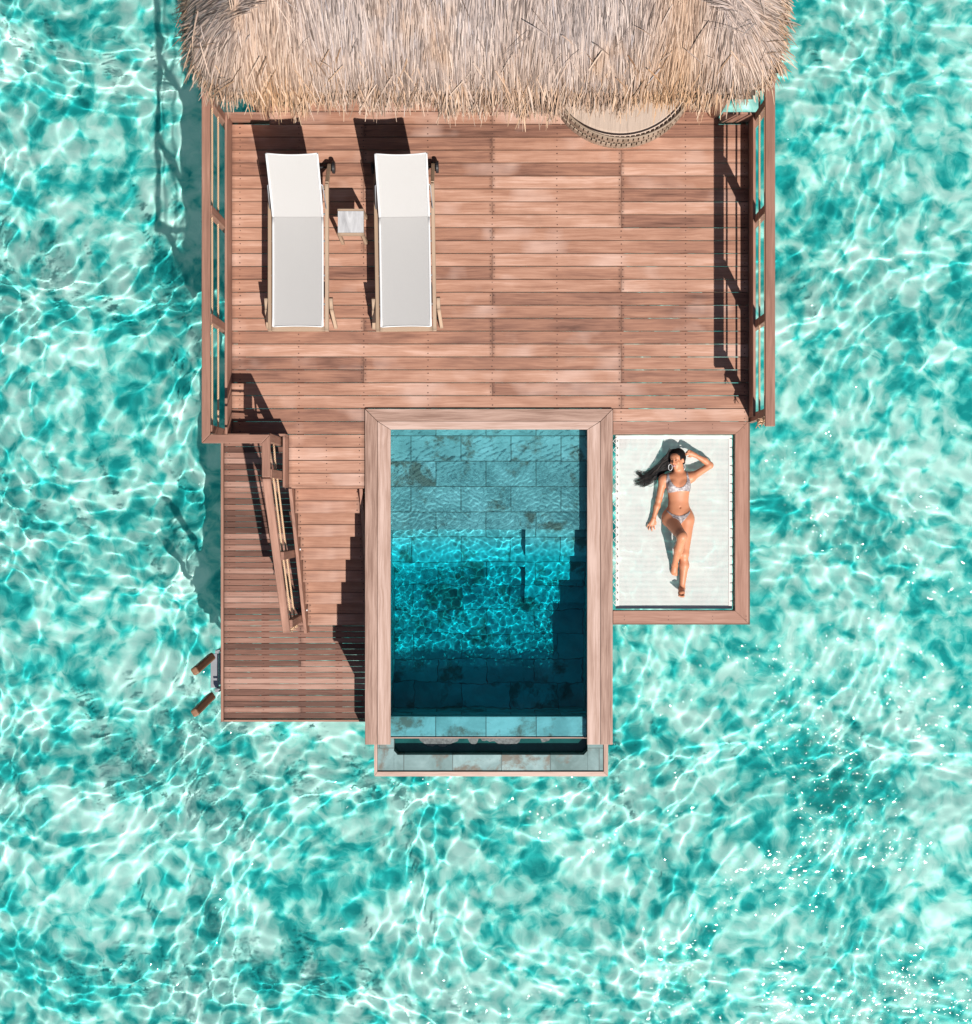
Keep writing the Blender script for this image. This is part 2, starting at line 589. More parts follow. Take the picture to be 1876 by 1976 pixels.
def sea_h(A, B):
    d = np.maximum(np.abs(A), np.abs(B))
    fade = np.clip(1.0 - (d - 9.0) / 6.0, 0, 1)
    # the lee side (left) carries steeper short ripples
    amp = 1.0 - 0.30 * np.clip((A + .35 * B + 1.5) / 6.0, -.3, 1)
    # domain warp breaks regularity
    A2 = A + .25 * np.sin(.9 * B + 1.3) + .12 * np.sin(2.1 * A + .7)
    B2 = B + .25 * np.sin(.8 * A - .4) + .12 * np.sin(1.9 * B + 2.2)
    return SEA_Z + height(W_SEA, A2, B2) * fade * amp


sea = grid_obj('sea_water', axis(7.6, .022, 400), axis(8.0, .022, 400), sea_h, SEAW)
sea['kind'] = 'structure'
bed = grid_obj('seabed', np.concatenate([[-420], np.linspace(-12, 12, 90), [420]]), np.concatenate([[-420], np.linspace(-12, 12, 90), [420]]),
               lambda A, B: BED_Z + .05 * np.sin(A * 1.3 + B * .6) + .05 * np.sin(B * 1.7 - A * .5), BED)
bed['kind'] = 'structure'
sea.cycles.is_caustics_caster = True
bed.cycles.is_caustics_receiver = True

# ------------------------------------------------------------------ main sun deck
deck = thing('sun_deck', 'large reddish brown timber sun deck in front of the thatched bungalow', 'deck', (0, Y(838), 0))
ROW0, ROWH = 239.5, 24.95
boards = MB()
screws_x = [463, 577, 702, 826, 950, 1075, 1199, 1323, 1437]


def screw(mb, x, y, z, r=.0068):
    r *= RNG.uniform(.8, 1.2)
    mb.poly([(x + r * math.cos(a * math.pi / 3), y + r * math.sin(a * math.pi / 3), z) for a in range(6)], None, 1)


def board_row(mb, x0, x1, y0, y1, zt, joints=(), th=.03, gap=.62, screws=None):
    xs = [x0] + [j for j in joints if x0 + 20 < j < x1 - 20] + [x1]
    for a, b in zip(xs[:-1], xs[1:]):
        dz = RNG.uniform(-.0012, .0012)
        e = RNG.uniform(-.25, .25)
        mb.box(X(a) + .0012, X(b) - .0012, Y(y0 + gap + e * .3), Y(y1 - gap + e * .3), zt - th + dz, zt + dz, 0, 0)
        if screws:
            for sx in screws:
                for off in ((-3.5, 3.5) if any(abs(sx - q) < 2 for q in xs) else (0,)):
                    if a + 2 < sx + off < b - 2:
                        for yy in (.25, .75):
                            screw(mb, X(sx + off) + RNG.uniform(-.004, .004), Y(y0 + (y1 - y0) * yy) + RNG.uniform(-.004, .004), zt + dz + .0006)


POOLX0, POOLX1 = 704.0, 1183.0
for k in range(-8, 28):
    y0 = ROW0 + ROWH * k; y1 = y0 + ROWH
    jl = [j for j in (702, 950, 1199) if RNG.random() < .52]
    if not jl: jl = [RNG.choice((702, 950, 1199))]
    if k == -1:
        board_row(boards, 520, 1388, y0, y1, 0, jl, screws=screws_x)
    elif k < -1:
        board_row(boards, 520, 1388, y0, y1, 0, jl, screws=screws_x if k > -4 else None)
    elif k < 22:
        board_row(boards, 447.5, 1444.5, y0, y1, 0, jl, screws=screws_x)
    elif k < 23:
        board_row(boards, 447.5, POOLX0, y0, y1, 0, (), screws=screws_x)
        board_row(boards, POOLX1, 1444.5, y0, y1, 0, (), screws=screws_x)
    elif k < 24:
        board_row(boards, 447.5, POOLX0, y0, y1, 0, (), screws=screws_x)
    else:
        board_row(boards, 557.5, POOLX0, y0, y1, 0, (), screws=[577, 630, 694])
decking = boards.build('decking', [DECK, SCREW], deck)
for i, jx in enumerate(screws_x):
    yb = 838 if not (POOLX0 < jx < POOLX1) else 786
    if jx > POOLX1: yb = 812
    j = MB(); j.box(X(jx - 5), X(jx + 5), Y(236 if (jx < 520 or jx > 1390) else 60), Y(yb), -.21, -.033, 0)
    j.build('joist', DARKW, deck)
j = MB(); j.box(X(570), X(580), Y(842), Y(938), -.21, -.033); j.build('joist', DARKW, deck)
j = MB(); j.box(X(688), X(698), Y(842), Y(938), -.19, -.033); j.build('joist', DARKW, deck)
for (x0, x1, y) in ((452, 700, 262), (704, 1190, 262), (1194, 1440, 262), (452, 700, 520), (704, 1190, 520), (1194, 1440, 520)):
    j = MB(); j.box(X(x0), X(x1), Y(y - 8), Y(y + 8), -.40, -.215); j.build('bearer', DARKW, deck)


def kerb(x0, x1, y0, y1, h=.25, z=-.12):
    b = MB(); b.box(X(x0), X(x1), Y(y0), Y(y1), z, h)
    return b.build('kerb_board', RAILW, deck)


kerb(442.2, 447, 234, 844)
kerb(1445, 1450, 234, 806)
kerb(442.2, 520, 229, 233.6)
kerb(1388, 1450, 229, 233.6)
kerb(447.4, 557, 839.6, 844)
kerb(552.4, 557, 844.4, 941)
# face boards of the front edge above the stairs
b = MB(); b.box(X(557.6), X(703), Y(937.8), Y(942.2), -.19, -.002); b.build('fascia_board', DECK, deck)


def pile(mb_parent, x, y, zt, r=.11):
    t = MB(); t.tube([(X(x), Y(y), BED_Z - .1), (X(x), Y(y), zt)], r, 14)
    o = t.build('pile', DARKW, mb_parent); o.cycles.is_caustics_receiver = True
    return o


for x in (470, 702, 950, 1199, 1425):
    for y in (262, 520):
        pile(deck, x, y, -.40)
for x in (1425, 1199):
    pile(deck, x, 780, -.21)

# ------------------------------------------------------------------ railings
RZ = 1.0


def rail_seg(parent, poly, z=RZ, th=.045, grain=(0, 1)):
    m = MB(); m.prism([(X(a), Y(b)) for a, b in poly], z - th, z, grain)
    return m.build('top_rail', RAILW, parent, .006)


def post(parent, x, y, z0, z1, wx=.07, wy=.09):
    m = MB(); m.box(X(x) - wx / 2, X(x) + wx / 2, Y(y) - wy / 2, Y(y) + wy / 2, z0, z1)
    return m.build('railing_post', RAILW, parent, .004)


def rope(parent, pts, r=.0115, sag=.006):
    q = []
    for a, b in zip(pts[:-1], pts[1:]):
        a, b = Vector(a), Vector(b)
        n = max(3, int((b - a).length / .12))
        for i in range(n):
            t = i / n
            p = a.lerp(b, t); p.z -= sag * 4 * t * (1 - t)
            q.append(p)
    q.append(Vector(pts[-1]))
    m = MB(); m.tube(q, r, 8)
    return m.build('rope', ROPE, parent)


def knot(parent, p, s=1.0):
    m = MB()
    r2 = random.Random(int(p[0] * 1000))
    pts = []
    for i in range(26):
        a = i * .9
        pts.append((p[0] + .03 * s * math.cos(a) + r2.uniform(-.006, .006), p[1] - .004 * i * s * .7, p[2] + .022 * s * math.sin(a * 1.3)))
    m.tube(pts, .011, 6)
    for k in range(5):
        m.tube([pts[-1], (pts[-1][0] + r2.uniform(-.03, .03), pts[-1][1] - .04, pts[-1][2] + r2.uniform(-.03, .02))], [.006, .003], 5)
    return m.build('rope_knot', ROPE, parent)


rr = thing('rope_railing', 'straight timber railing with two ropes along the deck edge ending above the net hammock', 'railing', (X(1450), Y(520), 0))
rail_seg(rr, [(1441.5, 120), (1459, 120), (1459, 833.5), (1441.5, 833.5)])
for y in (128, 238, 432, 631, 806):
    post(rr, 1454.5, y, -.25 if y > 200 else -.02, RZ - .047)
for z in (.45, .74):
    rope(rr, [(X(1450), Y(y), z) for y in (128, 238, 432, 631, 806, 812)])
    knot(rr, (X(1452), Y(812), z))

lr = thing('rope_railing', 'timber railing with two slack ropes round the deck corner above the lower platform', 'railing', (X(433), Y(520), 0))
rail_seg(lr, [(425.6, 120), (440.6, 120), (440.6, 848), (425.6, 863.7)])
rail_seg(lr, [(426.0, 863.9), (440.8, 848.2), (548.6, 848.2), (533.9, 863.9)], grain=(1, 0))
rail_seg(lr, [(534.1, 864.1), (548.8, 848.4), (548.8, 925.3), (534.1, 925.3)])
for y in (128, 240, 441, 637, 838):
    post(lr, 437.2, y, -.25 if y > 200 else -.02, RZ - .047)
post(lr, 541.5, 853, -.25, RZ - .047)
post(lr, 545, 918, -.25, RZ - .047)
for z in (.44, .76):
    rope(lr, [(X(436), Y(y), z) for y in (128, 240, 441, 637, 838, 848)])
    rope(lr, [(X(436), Y(848), z), (X(541), Y(853), z)])
    rope(lr, [(X(540), Y(856), z), (X(544.5), Y(918), z)])

# ------------------------------------------------------------------ stairs
RISE, TREAD = .196, 46.7
st = thing('timber_stairs', 'six wide timber steps going down beside the plunge pool', 'stairs', (X(630), Y(1080), -1.37))
for k in range(6):
    z = -RISE * (k + 1)
    y0 = 942.6 + TREAD * k
    t = MB()
    xl = 565 + k * .4
    t.box(X(xl), X(692), Y(y0 + .3), Y(y0 + 23.2), z - .035, z, 0, 0)
    t.box(X(xl), X(692), Y(y0 + 24.2), Y(y0 + 47.6), z - .035, z + .0008, 0, 0)
    for sx in (xl + 5, 686):
        for yy in (6, 18, 30, 42):
            screw(t, X(sx), Y(y0 + yy), z + .0015)
    t.build('tread', [DECK, SCREW], st)


def stringer(x0a, x1a, x0b, x1b, za, zb, h, ya, yb):
    m = MB()
    top = [(X(x0a), Y(ya), za), (X(x1a), Y(ya), za), (X(x1b), Y(yb), zb), (X(x0b), Y(yb), zb)]
    bot = [(p[0], p[1], p[2] - h) for p in top]
    c = [sum(p[i] for p in top + bot) / 8 for i in range(3)]
    V = [Vector(p) for p in top + bot]
    b = len(m.v); m.v += [tuple(p) for p in V]
    for f in ((0, 1, 2, 3), (7, 6, 5, 4), (0, 4, 5, 1), (1, 5, 6, 2), (2, 6, 7, 3), (3, 7, 4, 0)):
        pts = [V[i] for i in f]
        n = (pts[1] - pts[0]).cross(pts[2] - pts[0])
        if n.dot(sum(pts, Vector()) / 4 - Vector(c)) < 0: f = f[::-1]
        m.f.append(tuple(b + i for i in f)); m.uv += [(-V[i].y, V[i].x * 1.0 + V[i].z * .6) for i in f]
        m.mi.append(0); m.sm.append(False)
    return m.build('stringer', RAILW, st, .004)


stringer(557.2, 563.6, 560.5, 567, .02, -1.11, .26, 943, 1240)
stringer(692.6, 699, 692.6, 699, -.03, -1.17, .24, 943, 1222)
sr = thing('stair_handrail', 'sloping timber handrail with two ropes beside the steps down to the lower platform', 'handrail', (X(545), Y(1080), -.7))
hr0, hr1 = Vector((X(541.4), Y(926), .955)), Vector((X(546.5), Y(1224), -.27))
m = MB(); m.bar(hr0, hr1, .088, .045); m.build('top_rail', RAILW, sr, .006)


def hr(y):
    t = (Y(y) - hr0.y) / (hr1.y - hr0.y)
    return hr0.lerp(hr1, t)


for y in (1071, 1207):
    p = hr(y); m = MB()
    m.box(p.x + .005, p.x + .075, p.y - .045, p.y + .045, p.z - 1.16, p.z - .028)
    m.build('railing_post', RAILW, sr, .004)
for dz in (.27, .54):
    rope(sr, [hr(920) + Vector((.025, 0, -dz - .03)), hr(1071) + Vector((.025, 0, -dz)), hr(1207) + Vector((.025, 0, -dz)), hr(1212) + Vector((.025, 0, -dz))], .0115)
    knot(sr, hr(1212) + Vector((.03, 0, -dz)), .8)
for y, z in ((1062, -.44), (1190, -1.02)):
    m = MB(); m.tube([(X(567.8), Y(y), z), (X(570), Y(y), z)], .012, 10)
    m.build('step_light', WHITEP, st)

# ------------------------------------------------------------------ lower platform
LZ = -1.37
lp = thing('lower_platform', 'low narrow-boarded timber swimming platform at the foot of the steps', 'platform', (X(548), Y(1130), LZ))
mb = MB()
y = 838.0
jx = [398, 470, 548, 626, 704]
while y < 1421:
    jn = [j for j in (548,) if RNG.random() < .25]
    board_row(mb, 386.5, 715, y, y + 12.19, LZ, jn, th=.028, gap=.48, screws=None)
    for sx in jx[::1]:
        if RNG.random() < .8:
            screw(mb, X(sx + RNG.uniform(-1, 1)), Y(y + 6), LZ + .002, .0048)
    y += 12.19
mb.build('decking', [LOWER, SCREW], lp)
for sx in jx:
    j = MB(); j.box(X(sx - 6), X(sx + 6), Y(838), Y(1424), LZ - .2, LZ - .031); j.build('joist', DARKW, lp)
j = MB(); j.box(X(380), X(385.5), Y(838), Y(1429.5), LZ - .16, LZ + .018); j.build('edge_trim', RAILW, lp)
j = MB(); j.box(X(386), X(715), Y(1425.5), Y(1429.5), LZ - .16, LZ + .012); j.build('edge_trim', RAILW, lp)
for px, py in ((410, 870), (690, 870), (410, 1390), (690, 1390), (410, 1130)):
    pile(lp, px, py, LZ - .2)

# ------------------------------------------------------------------ swim ladder
ld = thing('swim_ladder', 'swim ladder with two brown wooden handles on the outer edge of the lower platform', 'ladder', (X(362), Y(1330), LZ))
for (ya, yb) in ((1284, 1306), (1366, 1389)):
    p0, p1 = Vector((X(366.5), Y(ya + 5), -1.2)), Vector((X(357), Y(yb), -.50))
    m = MB(); m.bar(p0, p1, .095, .085, up=(1, .6, 0))
    m.build('handle', LADW, ld, .022)
    m = MB(); m.bar(Vector((X(367), Y(ya + 1), -1.5)), Vector((X(367), Y(ya + 1), -2.9)), .05, .04, up=(0, 1, 0)); m.build('side_rail', METAL, ld)
    m = MB(); m.tube([(X(380), Y(ya - 3), -1.45), (X(366), Y(ya - 3), -1.45)], .012, 8); m.build('bracket', METAL, ld)
for i, z in enumerate((-1.62, -1.9, -2.18, -2.46)):
    m = MB(); m.box(X(349), X(366), Y(1291), Y(1364), z - .03, z); m.build('ladder_step', METAL, ld, .004)

# ------------------------------------------------------------------ plunge pool
pool = thing('plunge_pool', 'tiled plunge pool with pale timber coping and an overflow edge', 'pool', (X(943), Y(1110), -1.3))
CZ = .03
m = MB()


def coping(parts, grain):
    m = MB()
    for poly in parts:
        m.prism([(X(a), Y(b)) for a, b in poly], CZ - .045, CZ, grain)
    return m.build('coping', COPEW, pool, .003)


mid = 22
coping([[(705, 790), (728.6, 813.3), (728.6, 1436), (705, 1436)], [(729.2, 813.9), (754, 829.3), (754, 1436), (729.2, 1436)]], (0, 1))
coping([[(1182, 790), (1182, 1436), (1158.6, 1436), (1158.6, 813.3)], [(1158.0, 813.9), (1158.0, 1436), (1133, 1436), (1133, 829.3)]], (0, 1))
coping([[(705.6, 789.4), (1181.4, 789.4), (1158.4, 812.6), (728.6, 812.6)], [(729.4, 813.2), (1157.6, 813.2), (1133, 828.8), (754, 828.8)]], (1, 0))
# shell: floors, benches, walls (tile uv in metres)
sh = MB()
WL = -.085
PX0, PX1 = 751.5, 1135.5
PYT, PYF = 826.5, 1385.0
FLOOR = -1.04


def slab(x0, x1, y0, y1, zt, zb=-1.36):
    sh.box(X(x0), X(x1), Y(y0), Y(y1), zb, zt, 0, None, True)


slab(PX0, PX1, PYT, 1022, -.22)                     # sun ledge
slab(1015.5, PX1, 1022.3, 1075, -.39)               # steps
slab(1015.5, PX1, 1075.3, 1122, -.57)
slab(1015.5, PX1, 1122.3, 1173, -.85)
slab(PX0, 1015.2, 1022.3, 1096, -.56)               # bench
slab(PX0, 1015.2, 1096.3, PYF, FLOOR)               # deep floor
slab(1015.5, PX1, 1173.3, PYF, FLOOR)
slab(PX0 - 9, PX0 - .3, PYT - 9, 1427, -.02)        # walls
slab(PX1 + .3, PX1 + 9, PYT - 9, 1427, -.02)
slab(PX0, PX1, PYT - 9, PYT - .3, -.02)
slab(PX0, PX1, PYF + .3, 1425, -.105)               # overflow wall
shell = sh.build('basin', TILE, pool)
shell.cycles.is_caustics_receiver = True
m = MB(); m.box(X(PX0), X(PX1), Y(1425.3), Y(1427.5), -.66, -.088); m.build('overflow_lip', COPEW, pool)
# gutter
g = MB()
GZ = -.55
g.box(X(721), X(753.7), Y(1428), Y(1506), -.78, GZ, 0, None, True)
g.box(X(1141.3), X(1173), Y(1428), Y(1506), -.78, GZ, 0, None, True)
g.box(X(754), X(1141), Y(1474), Y(1506), -.78, GZ, 0, None, True)
for sx, dx in ((754, 7), (1141, -7)):
    g.prism([(X(sx), Y(1473.8)), (X(sx), Y(1466)), (X(sx + dx), Y(1473.8))], -.74, GZ - .001)
g.box(X(754), X(1141), Y(1428), Y(1473.8), -.79, -.76, 0, None, True)
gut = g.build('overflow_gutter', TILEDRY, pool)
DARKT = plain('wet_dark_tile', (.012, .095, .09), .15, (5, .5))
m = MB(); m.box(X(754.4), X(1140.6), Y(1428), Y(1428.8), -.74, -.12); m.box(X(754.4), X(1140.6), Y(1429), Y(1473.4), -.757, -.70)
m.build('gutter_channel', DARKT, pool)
f = MB()
f.prism([(X(714.6), Y(1516)), (X(720.6), Y(1507)), (X(720.6), Y(1436)), (X(714.6), Y(1436))], -.82, GZ + .02, (0, 1))
f.prism([(X(1182), Y(1516)), (X(1173.4), Y(1507)), (X(1173.4), Y(1436)), (X(1182), Y(1436))], -.82, GZ + .02, (0, 1))
f.prism([(X(715.2), Y(1516.3)), (X(721), Y(1507.2)), (X(1173.2), Y(1507.2)), (X(1181.4), Y(1516.3))], -.82, GZ + .02, (1, 0))
f.build('gutter_frame', COPEW, pool)
c = MB()
for k in range(10):
    z1 = -.02 - .14 * k; z0 = z1 - .135
    c.box(X(711), X(715), Y(798), Y(1432), z0, z1); c.box(X(1178), X(1181.4), Y(798), Y(1432), z0, z1)
    c.box(X(715.4), X(1177.6), Y(798), Y(802), z0, z1)
    if k > 5:
        c.box(X(716), X(1181), Y(1508), Y(1512), z0, z1)
        c.box(X(711.5), X(715.5), Y(1432.4), Y(1512), z0, z1); c.box(X(1177.5), X(1180.8), Y(1432.4), Y(1507.6), z0, z1)
c.build('cladding', RAILW, pool)
m = MB(); m.box(X(717), X(1178), Y(804), Y(1505), -1.46, -1.37); m.build('base_slab', plain('concrete', (.3, .3, .29), .9, (4, .8)), pool)
for px, py in ((760, 860), (1130, 860), (760, 1400), (1130, 1400)):
    pile(pool, px, py, -1.46, .14)
# overflow splash clinging to the wall foot
FOAM = plain('foam', (.20, .22, .22), .3, (40, .35))
rf = random.Random(5)
for (xa, xb) in ((800, 886), (899, 925), (925, 1010), (1046, 1070)):
    fo = MB(); n = max(5, int((xb - xa) / 5)); pts = []; wlk = 15
    for i in range(n + 1):
        xx = xa + (xb - xa) * i / n
        e = math.sin(math.pi * i / n) ** .35
        pts.append((xx, 1441 + e * wlk)); wlk = min(21, max(10, wlk + rf.uniform(-3.5, 3.5)))
    for (p, q) in zip(pts[:-1], pts[1:]):
        quad = [(X(p[0]), Y(p[1])), (X(q[0]), Y(q[1])), (X(q[0]), Y(1430)), (X(p[0]), Y(1430))]
        fo.prism(quad, -.698, -.69)
    fo.build('splash_foam', FOAM, pool)

W_POOL = wave_set(21, 48, .04, .13, .42) + wave_set(22, 8, .3, .6, .26)
_rr = np.random.RandomState(31); W_RIP = []
for _i in range(22):
    _l = .035 * (.085 / .035) ** _rr.rand(); _k = 2 * math.pi / _l; _t = math.radians(100 + 30 * _rr.randn())
    W_RIP.append((_k * math.cos(_t), _k * math.sin(_t), _rr.rand() * 6.283, 1.5 / _k ** 2))


def pool_h(A, B):
    # ripples fade out over the still ledge by the deck, stronger beyond it
    v = 988 - B * PX
    amp = .22 + .9 * np.clip((v - 860) / 190, 0, 1)
    amp *= 1.0 - .55 * np.clip((v - 1340) / 60, 0, 1)
    patchy = .55 + .45 * np.sin(A * 3.1 + .8) * np.sin(B * 2.7 - .3)
    rip = patchy * np.clip((v - 885) / 80, 0, 1) * np.clip((1040 - v) / 25, 0, 1) + .6 * np.clip((v - 1380) / 10, 0, 1)
    return WL + height(W_POOL, A, B) * amp + height(W_RIP, A + .03 * np.sin(B * 9), B + .05 * np.sin(A * 5 + 1)) * rip


pw = grid_obj('pool_water', np.linspace(X(PX0), X(PX1), 460), np.linspace(Y(1425.2), Y(PYT), 740), pool_h, POOLW)
pw['kind'] = 'structure'
pw.cycles.is_caustics_caster = True

# ------------------------------------------------------------------ overwater net
NZ = -.075
net = thing('net_hammock', 'white net hammock stretched in a timber frame over the sea beside the pool', 'hammock', (X(1301), Y(1010), NZ))
f = MB()
f.prism([(X(1183.6), Y(813.6)), (X(1444), Y(813.6)), (X(1419), Y(837.6)), (X(1183.6), Y(837.6))], -.16, .002, (1, 0))
for sx in (1200, 1290, 1375, 1436):
    for yy in (819, 826):
        f.poly([(X(sx) + .005 * math.cos(a), Y(yy) + .005 * math.sin(a), .0035) for a in (0, 1.05, 2.1, 3.14, 4.2, 5.24)], None, 1)
f.build('frame_beam', [RAILW, SCREW], net)
f = MB(); f.prism([(X(1444.4), Y(814)), (X(1444.4), Y(1202.6)), (X(1419.2), Y(1178.6)), (X(1419.2), Y(838))], -.16, 0, (0, 1)); f.build('frame_beam', RAILW, net)
f = MB(); f.prism([(X(1183.6), Y(1178.8)), (X(1418.8), Y(1178.8)), (X(1444), Y(1203)), (X(1183.6), Y(1203))], -.16, .001, (1, 0))
for sx in (1205, 1290, 1375, 1440):
    for yy in (1189, 1196):
        f.poly([(X(sx) + .005 * math.cos(a), Y(yy) + .005 * math.sin(a), .0025) for a in (0, 1.05, 2.1, 3.14, 4.2, 5.24)], None, 1)
f.build('frame_beam', [RAILW, SCREW], net)
f = MB(); f.box(X(1183.6), X(1449), Y(1203.2), Y(1206), -.2, -.05); f.box(X(1444.8), X(1449), Y(815), Y(1203), -.2, -.05); f.build('fascia_board', DARKW, net)
nx0, nx1, ny0, ny1 = 1189.5, 1415.0, 839.5, 1175.5


def net_z(x, y):
    a = (x - X(nx0)) / (X(nx1) - X(nx0)); b = (y - Y(ny0)) / (Y(ny1) - Y(ny0))
    return NZ - .03 * math.sin(math.pi * min(1, max(0, a))) * math.sin(math.pi * min(1, max(0, b)))


pitch = .0142; wdt = .0085
n = MB()
x = X(nx0) + .02
while x < X(nx1) - .02:
    K = 14
    for i in range(K):
        ya, yb = Y(ny0) + (Y(ny1) - Y(ny0)) * i / K, Y(ny0) + (Y(ny1) - Y(ny0)) * (i + 1) / K
        za, zb = net_z(x, ya), net_z(x, yb)
        n.poly([(x - wdt / 2, yb, zb), (x + wdt / 2, yb, zb), (x + wdt / 2, ya, za), (x - wdt / 2, ya, za)])
    x += pitch
y = Y(ny1) + .02
while y < Y(ny0) - .02:
    K = 10
    for i in range(K):
        xa, xb = X(nx0) + (X(nx1) - X(nx0)) * i / K, X(nx0) + (X(nx1) - X(nx0)) * (i + 1) / K
        za, zb = net_z(xa, y) + .003, net_z(xb, y) + .003
        n.poly([(xa, y - wdt / 2, za), (xb, y - wdt / 2, zb), (xb, y + wdt / 2, zb), (xa, y + wdt / 2, za)])
    y += pitch
n.build('netting', NETM, net)
h = MB()
zt = NZ + .004
h.box(X(nx0), X(nx0 + 6.5), Y(ny0), Y(ny1), zt - .003, zt + .003)
h.box(X(nx1 - 6.5), X(nx1), Y(ny0), Y(ny1), zt - .003, zt + .003)
h.box(X(nx0 + 6.6), X(nx1 - 6.6), Y(ny0), Y(ny0 + 6), zt - .003, zt + .003)
h.box(X(nx0 + 6.6), X(nx1 - 6.6), Y(ny1 - 5), Y(ny1), zt - .003, zt + .003)
h.build('hem', NETM, net)
lc = MB(); pts = []
i = 0; yy = 842.0
while yy < 1174:
    pts.append((X(1184.4 if i % 2 else nx0 + 3), Y(yy), zt + .004)); yy += 8.7; i += 1
lc.tube(pts, .0045, 6); lc.build('lacing', NETM, net)
lc = MB(); yy = 846.0; CORD = plain('dark_cord', (.07, .09, .09), .7)
while yy < 1170:
    q = []
    for i in range(9):
        t = i / 8
        q.append((X(1418.4 - 5 * math.sin(math.pi * t) ** 1.0 + 0), Y(yy + 17.5 * t), zt + .004))
    lc.tube([(X(1411), Y(yy), zt + .006), (X(1418.5), Y(yy - 1.5), zt + .006)], .0025, 5)
    lc.tube([(2 * X(1416.5) - a, b_, c_) for a, b_, c_ in q], .003, 5)
    yy += 17.5
lc.build('lacing', CORD, net)
yy = 850.0
while yy < 1172:
    lc = MB(); lc.tube([(X(1191.5), Y(yy - 1.5), zt + .008), (X(1194), Y(yy), zt + .008), (X(1192), Y(yy + 2), zt + .008)], .0028, 5)
    lc.build('eyelet_cord', CORD, net); yy += 14

# ------------------------------------------------------------------ sun loungers and side table
lo_label = 'white sun lounger with raised back, standing next to the railing'
lg = thing('sun_lounger', 'white sun lounger between the ' 'rope railing and the little stone-topped table', 'sun lounger', (0, 0, 0), 'white sun loungers on the deck')
FW, FL = .6755, 1.64
m = MB()
for s in (-1, 1):
    m.obox((s * (FW / 2 - .021), FL / 2 + .0, .30), (0, FL / 2, 0), (.021, 0, 0), (0, 0, .03), 0, 0)
    # rear end of the side rail drops to the wheel
    p0, p1 = Vector((s * (FW / 2 - .021), FL + .002, .298)), Vector((s * (FW / 2 - .021), 1.90, .085))
    m.bar(p0, p1, .040, .058)
m.box(-FW / 2 + .043, FW / 2 - .043, 0, .05, .268, .329)
m.box(-FW / 2 + .043, FW / 2 - .043, 1.58, 1.62, .262, .322)
m.build('frame', FURN, lg, .006)
m = MB(); m.tube([(-FW / 2 - .03, 1.885, .07), (FW / 2 + .03, 1.885, .07)], .014, 8); m.build('axle', BLACK, lg)
for s in (-1, 1):
    m = MB(); xa = s * (FW / 2 + .026)
    m.tube([(xa - .017, 1.885, .07), (xa + .017, 1.885, .07)], .07, 20, 0, True, False); m.build('wheel', BLACK, lg, .008)
    m = MB()
    m.bar((s * (FW / 2 + .023), .375, .30), (s * (FW / 2 + .023), .26, .24), .04, .05)
    m.bar((s * (FW / 2 + .023), .262, .25), (s * (FW / 2 + .045), .085, .002), .04, .055)
    m.build('leg', FURN, lg, .005)
for yy in (.3, .62, 1.0, 1.3):
    m = MB(); m.tube([(-FW / 2 + .04, yy, .315), (FW / 2 - .04, yy, .315)], .012, 8); m.build('cross_bar', METAL, lg)


def sling_pts(t):
    """profile of the sling along its length: t 0..1 seat, 1..2 back"""
    if t <= 1:
        return .045 + (1.262 - .045) * t, .355 - .012 * math.sin(math.pi * t)
    s = t - 1
    return 1.262 + .578 * s, .355 + .465 * s - .012 * math.sin(math.pi * s)


def sling_mesh(name, mat, x0, x1, t0, t1, lift, edge=0.0, n=24, nx=8, th=.006):
    m = MB(); rows = []
    for i in range(n + 1):
        t = t0 + (t1 - t0) * i / n
        yy, zz = sling_pts(t)
        row = []
        for j in range(nx + 1):
            a = j / nx; xx = x0 + (x1 - x0) * a
            dip = .010 * (1 - (2 * xx / .567) ** 2)
            ce = 0
            if edge and i == 0 and t0 == 0: ce = .012 * (1 - (2 * xx / .567) ** 2)
            if edge and i == n and t1 == 2: ce = -.016 * (1 - (2 * xx / .567) ** 2)
            row.append(Vector((xx, yy + ce, zz - dip + lift)))
        rows.append(row)
    for i in range(n):
        for j in range(nx):
            q = [rows[i][j], rows[i][j + 1], rows[i + 1][j + 1], rows[i + 1][j]]
            m.poly(q, [(p.x, p.y) for p in q], 0, True)
            m.poly([p - Vector((0, 0, th)) for p in reversed(q)], [(p.x, p.y) for p in reversed(q)], 0, True)
    for i in range(n):
        for j, s in ((0, 1), (nx, -1)):
            q = [rows[i][j], rows[i + 1][j], rows[i + 1][j] - Vector((0, 0, th)), rows[i][j] - Vector((0, 0, th))]
            m.poly(q if s > 0 else q[::-1], None, 0)
    for j in range(nx):
        for i in (0, n):
            q = [rows[i][j], rows[i][j + 1], rows[i][j + 1] - Vector((0, 0, th)), rows[i][j] - Vector((0, 0, th))]
            m.poly(q if i else q[::-1], None, 0)
    return m.build(name, mat, lg)


sw = .567 / 2
sling_mesh('seat_sling', SLING, -sw + .02, sw - .02, 0, .999, 0, 1)
sling_mesh('back_sling', SLING, -sw + .02, sw - .02, 1.001, 2, 0, 1)
for s in (-1, 1):
    for (a, b_) in ((0, .999), (1.001, 2)):
        m = MB(); pts = []
        for i in range(13):
            t = a + (b_ - a) * i / 12
            yy, zz = sling_pts(t); pts.append((s * (sw - .01), yy, zz - .002))
        m.tube(pts, .0125, 8); m.build('sling_hem', HEM, lg)
for (t, ce) in ((2, -.006), (0, .004)):
    yy, zz = sling_pts(t); m = MB()
    pts = [(-sw + .012 + (2 * sw - .024) * i / 10, yy + (ce * 2.4) * (1 - (2 * (i / 10) - 1) ** 2), zz - .01 * (1 - (2 * (i / 10) - 1) ** 2)) for i in range(11)]
    m.tube(pts, .007, 8); m.build('sling_hem', HEM, lg)
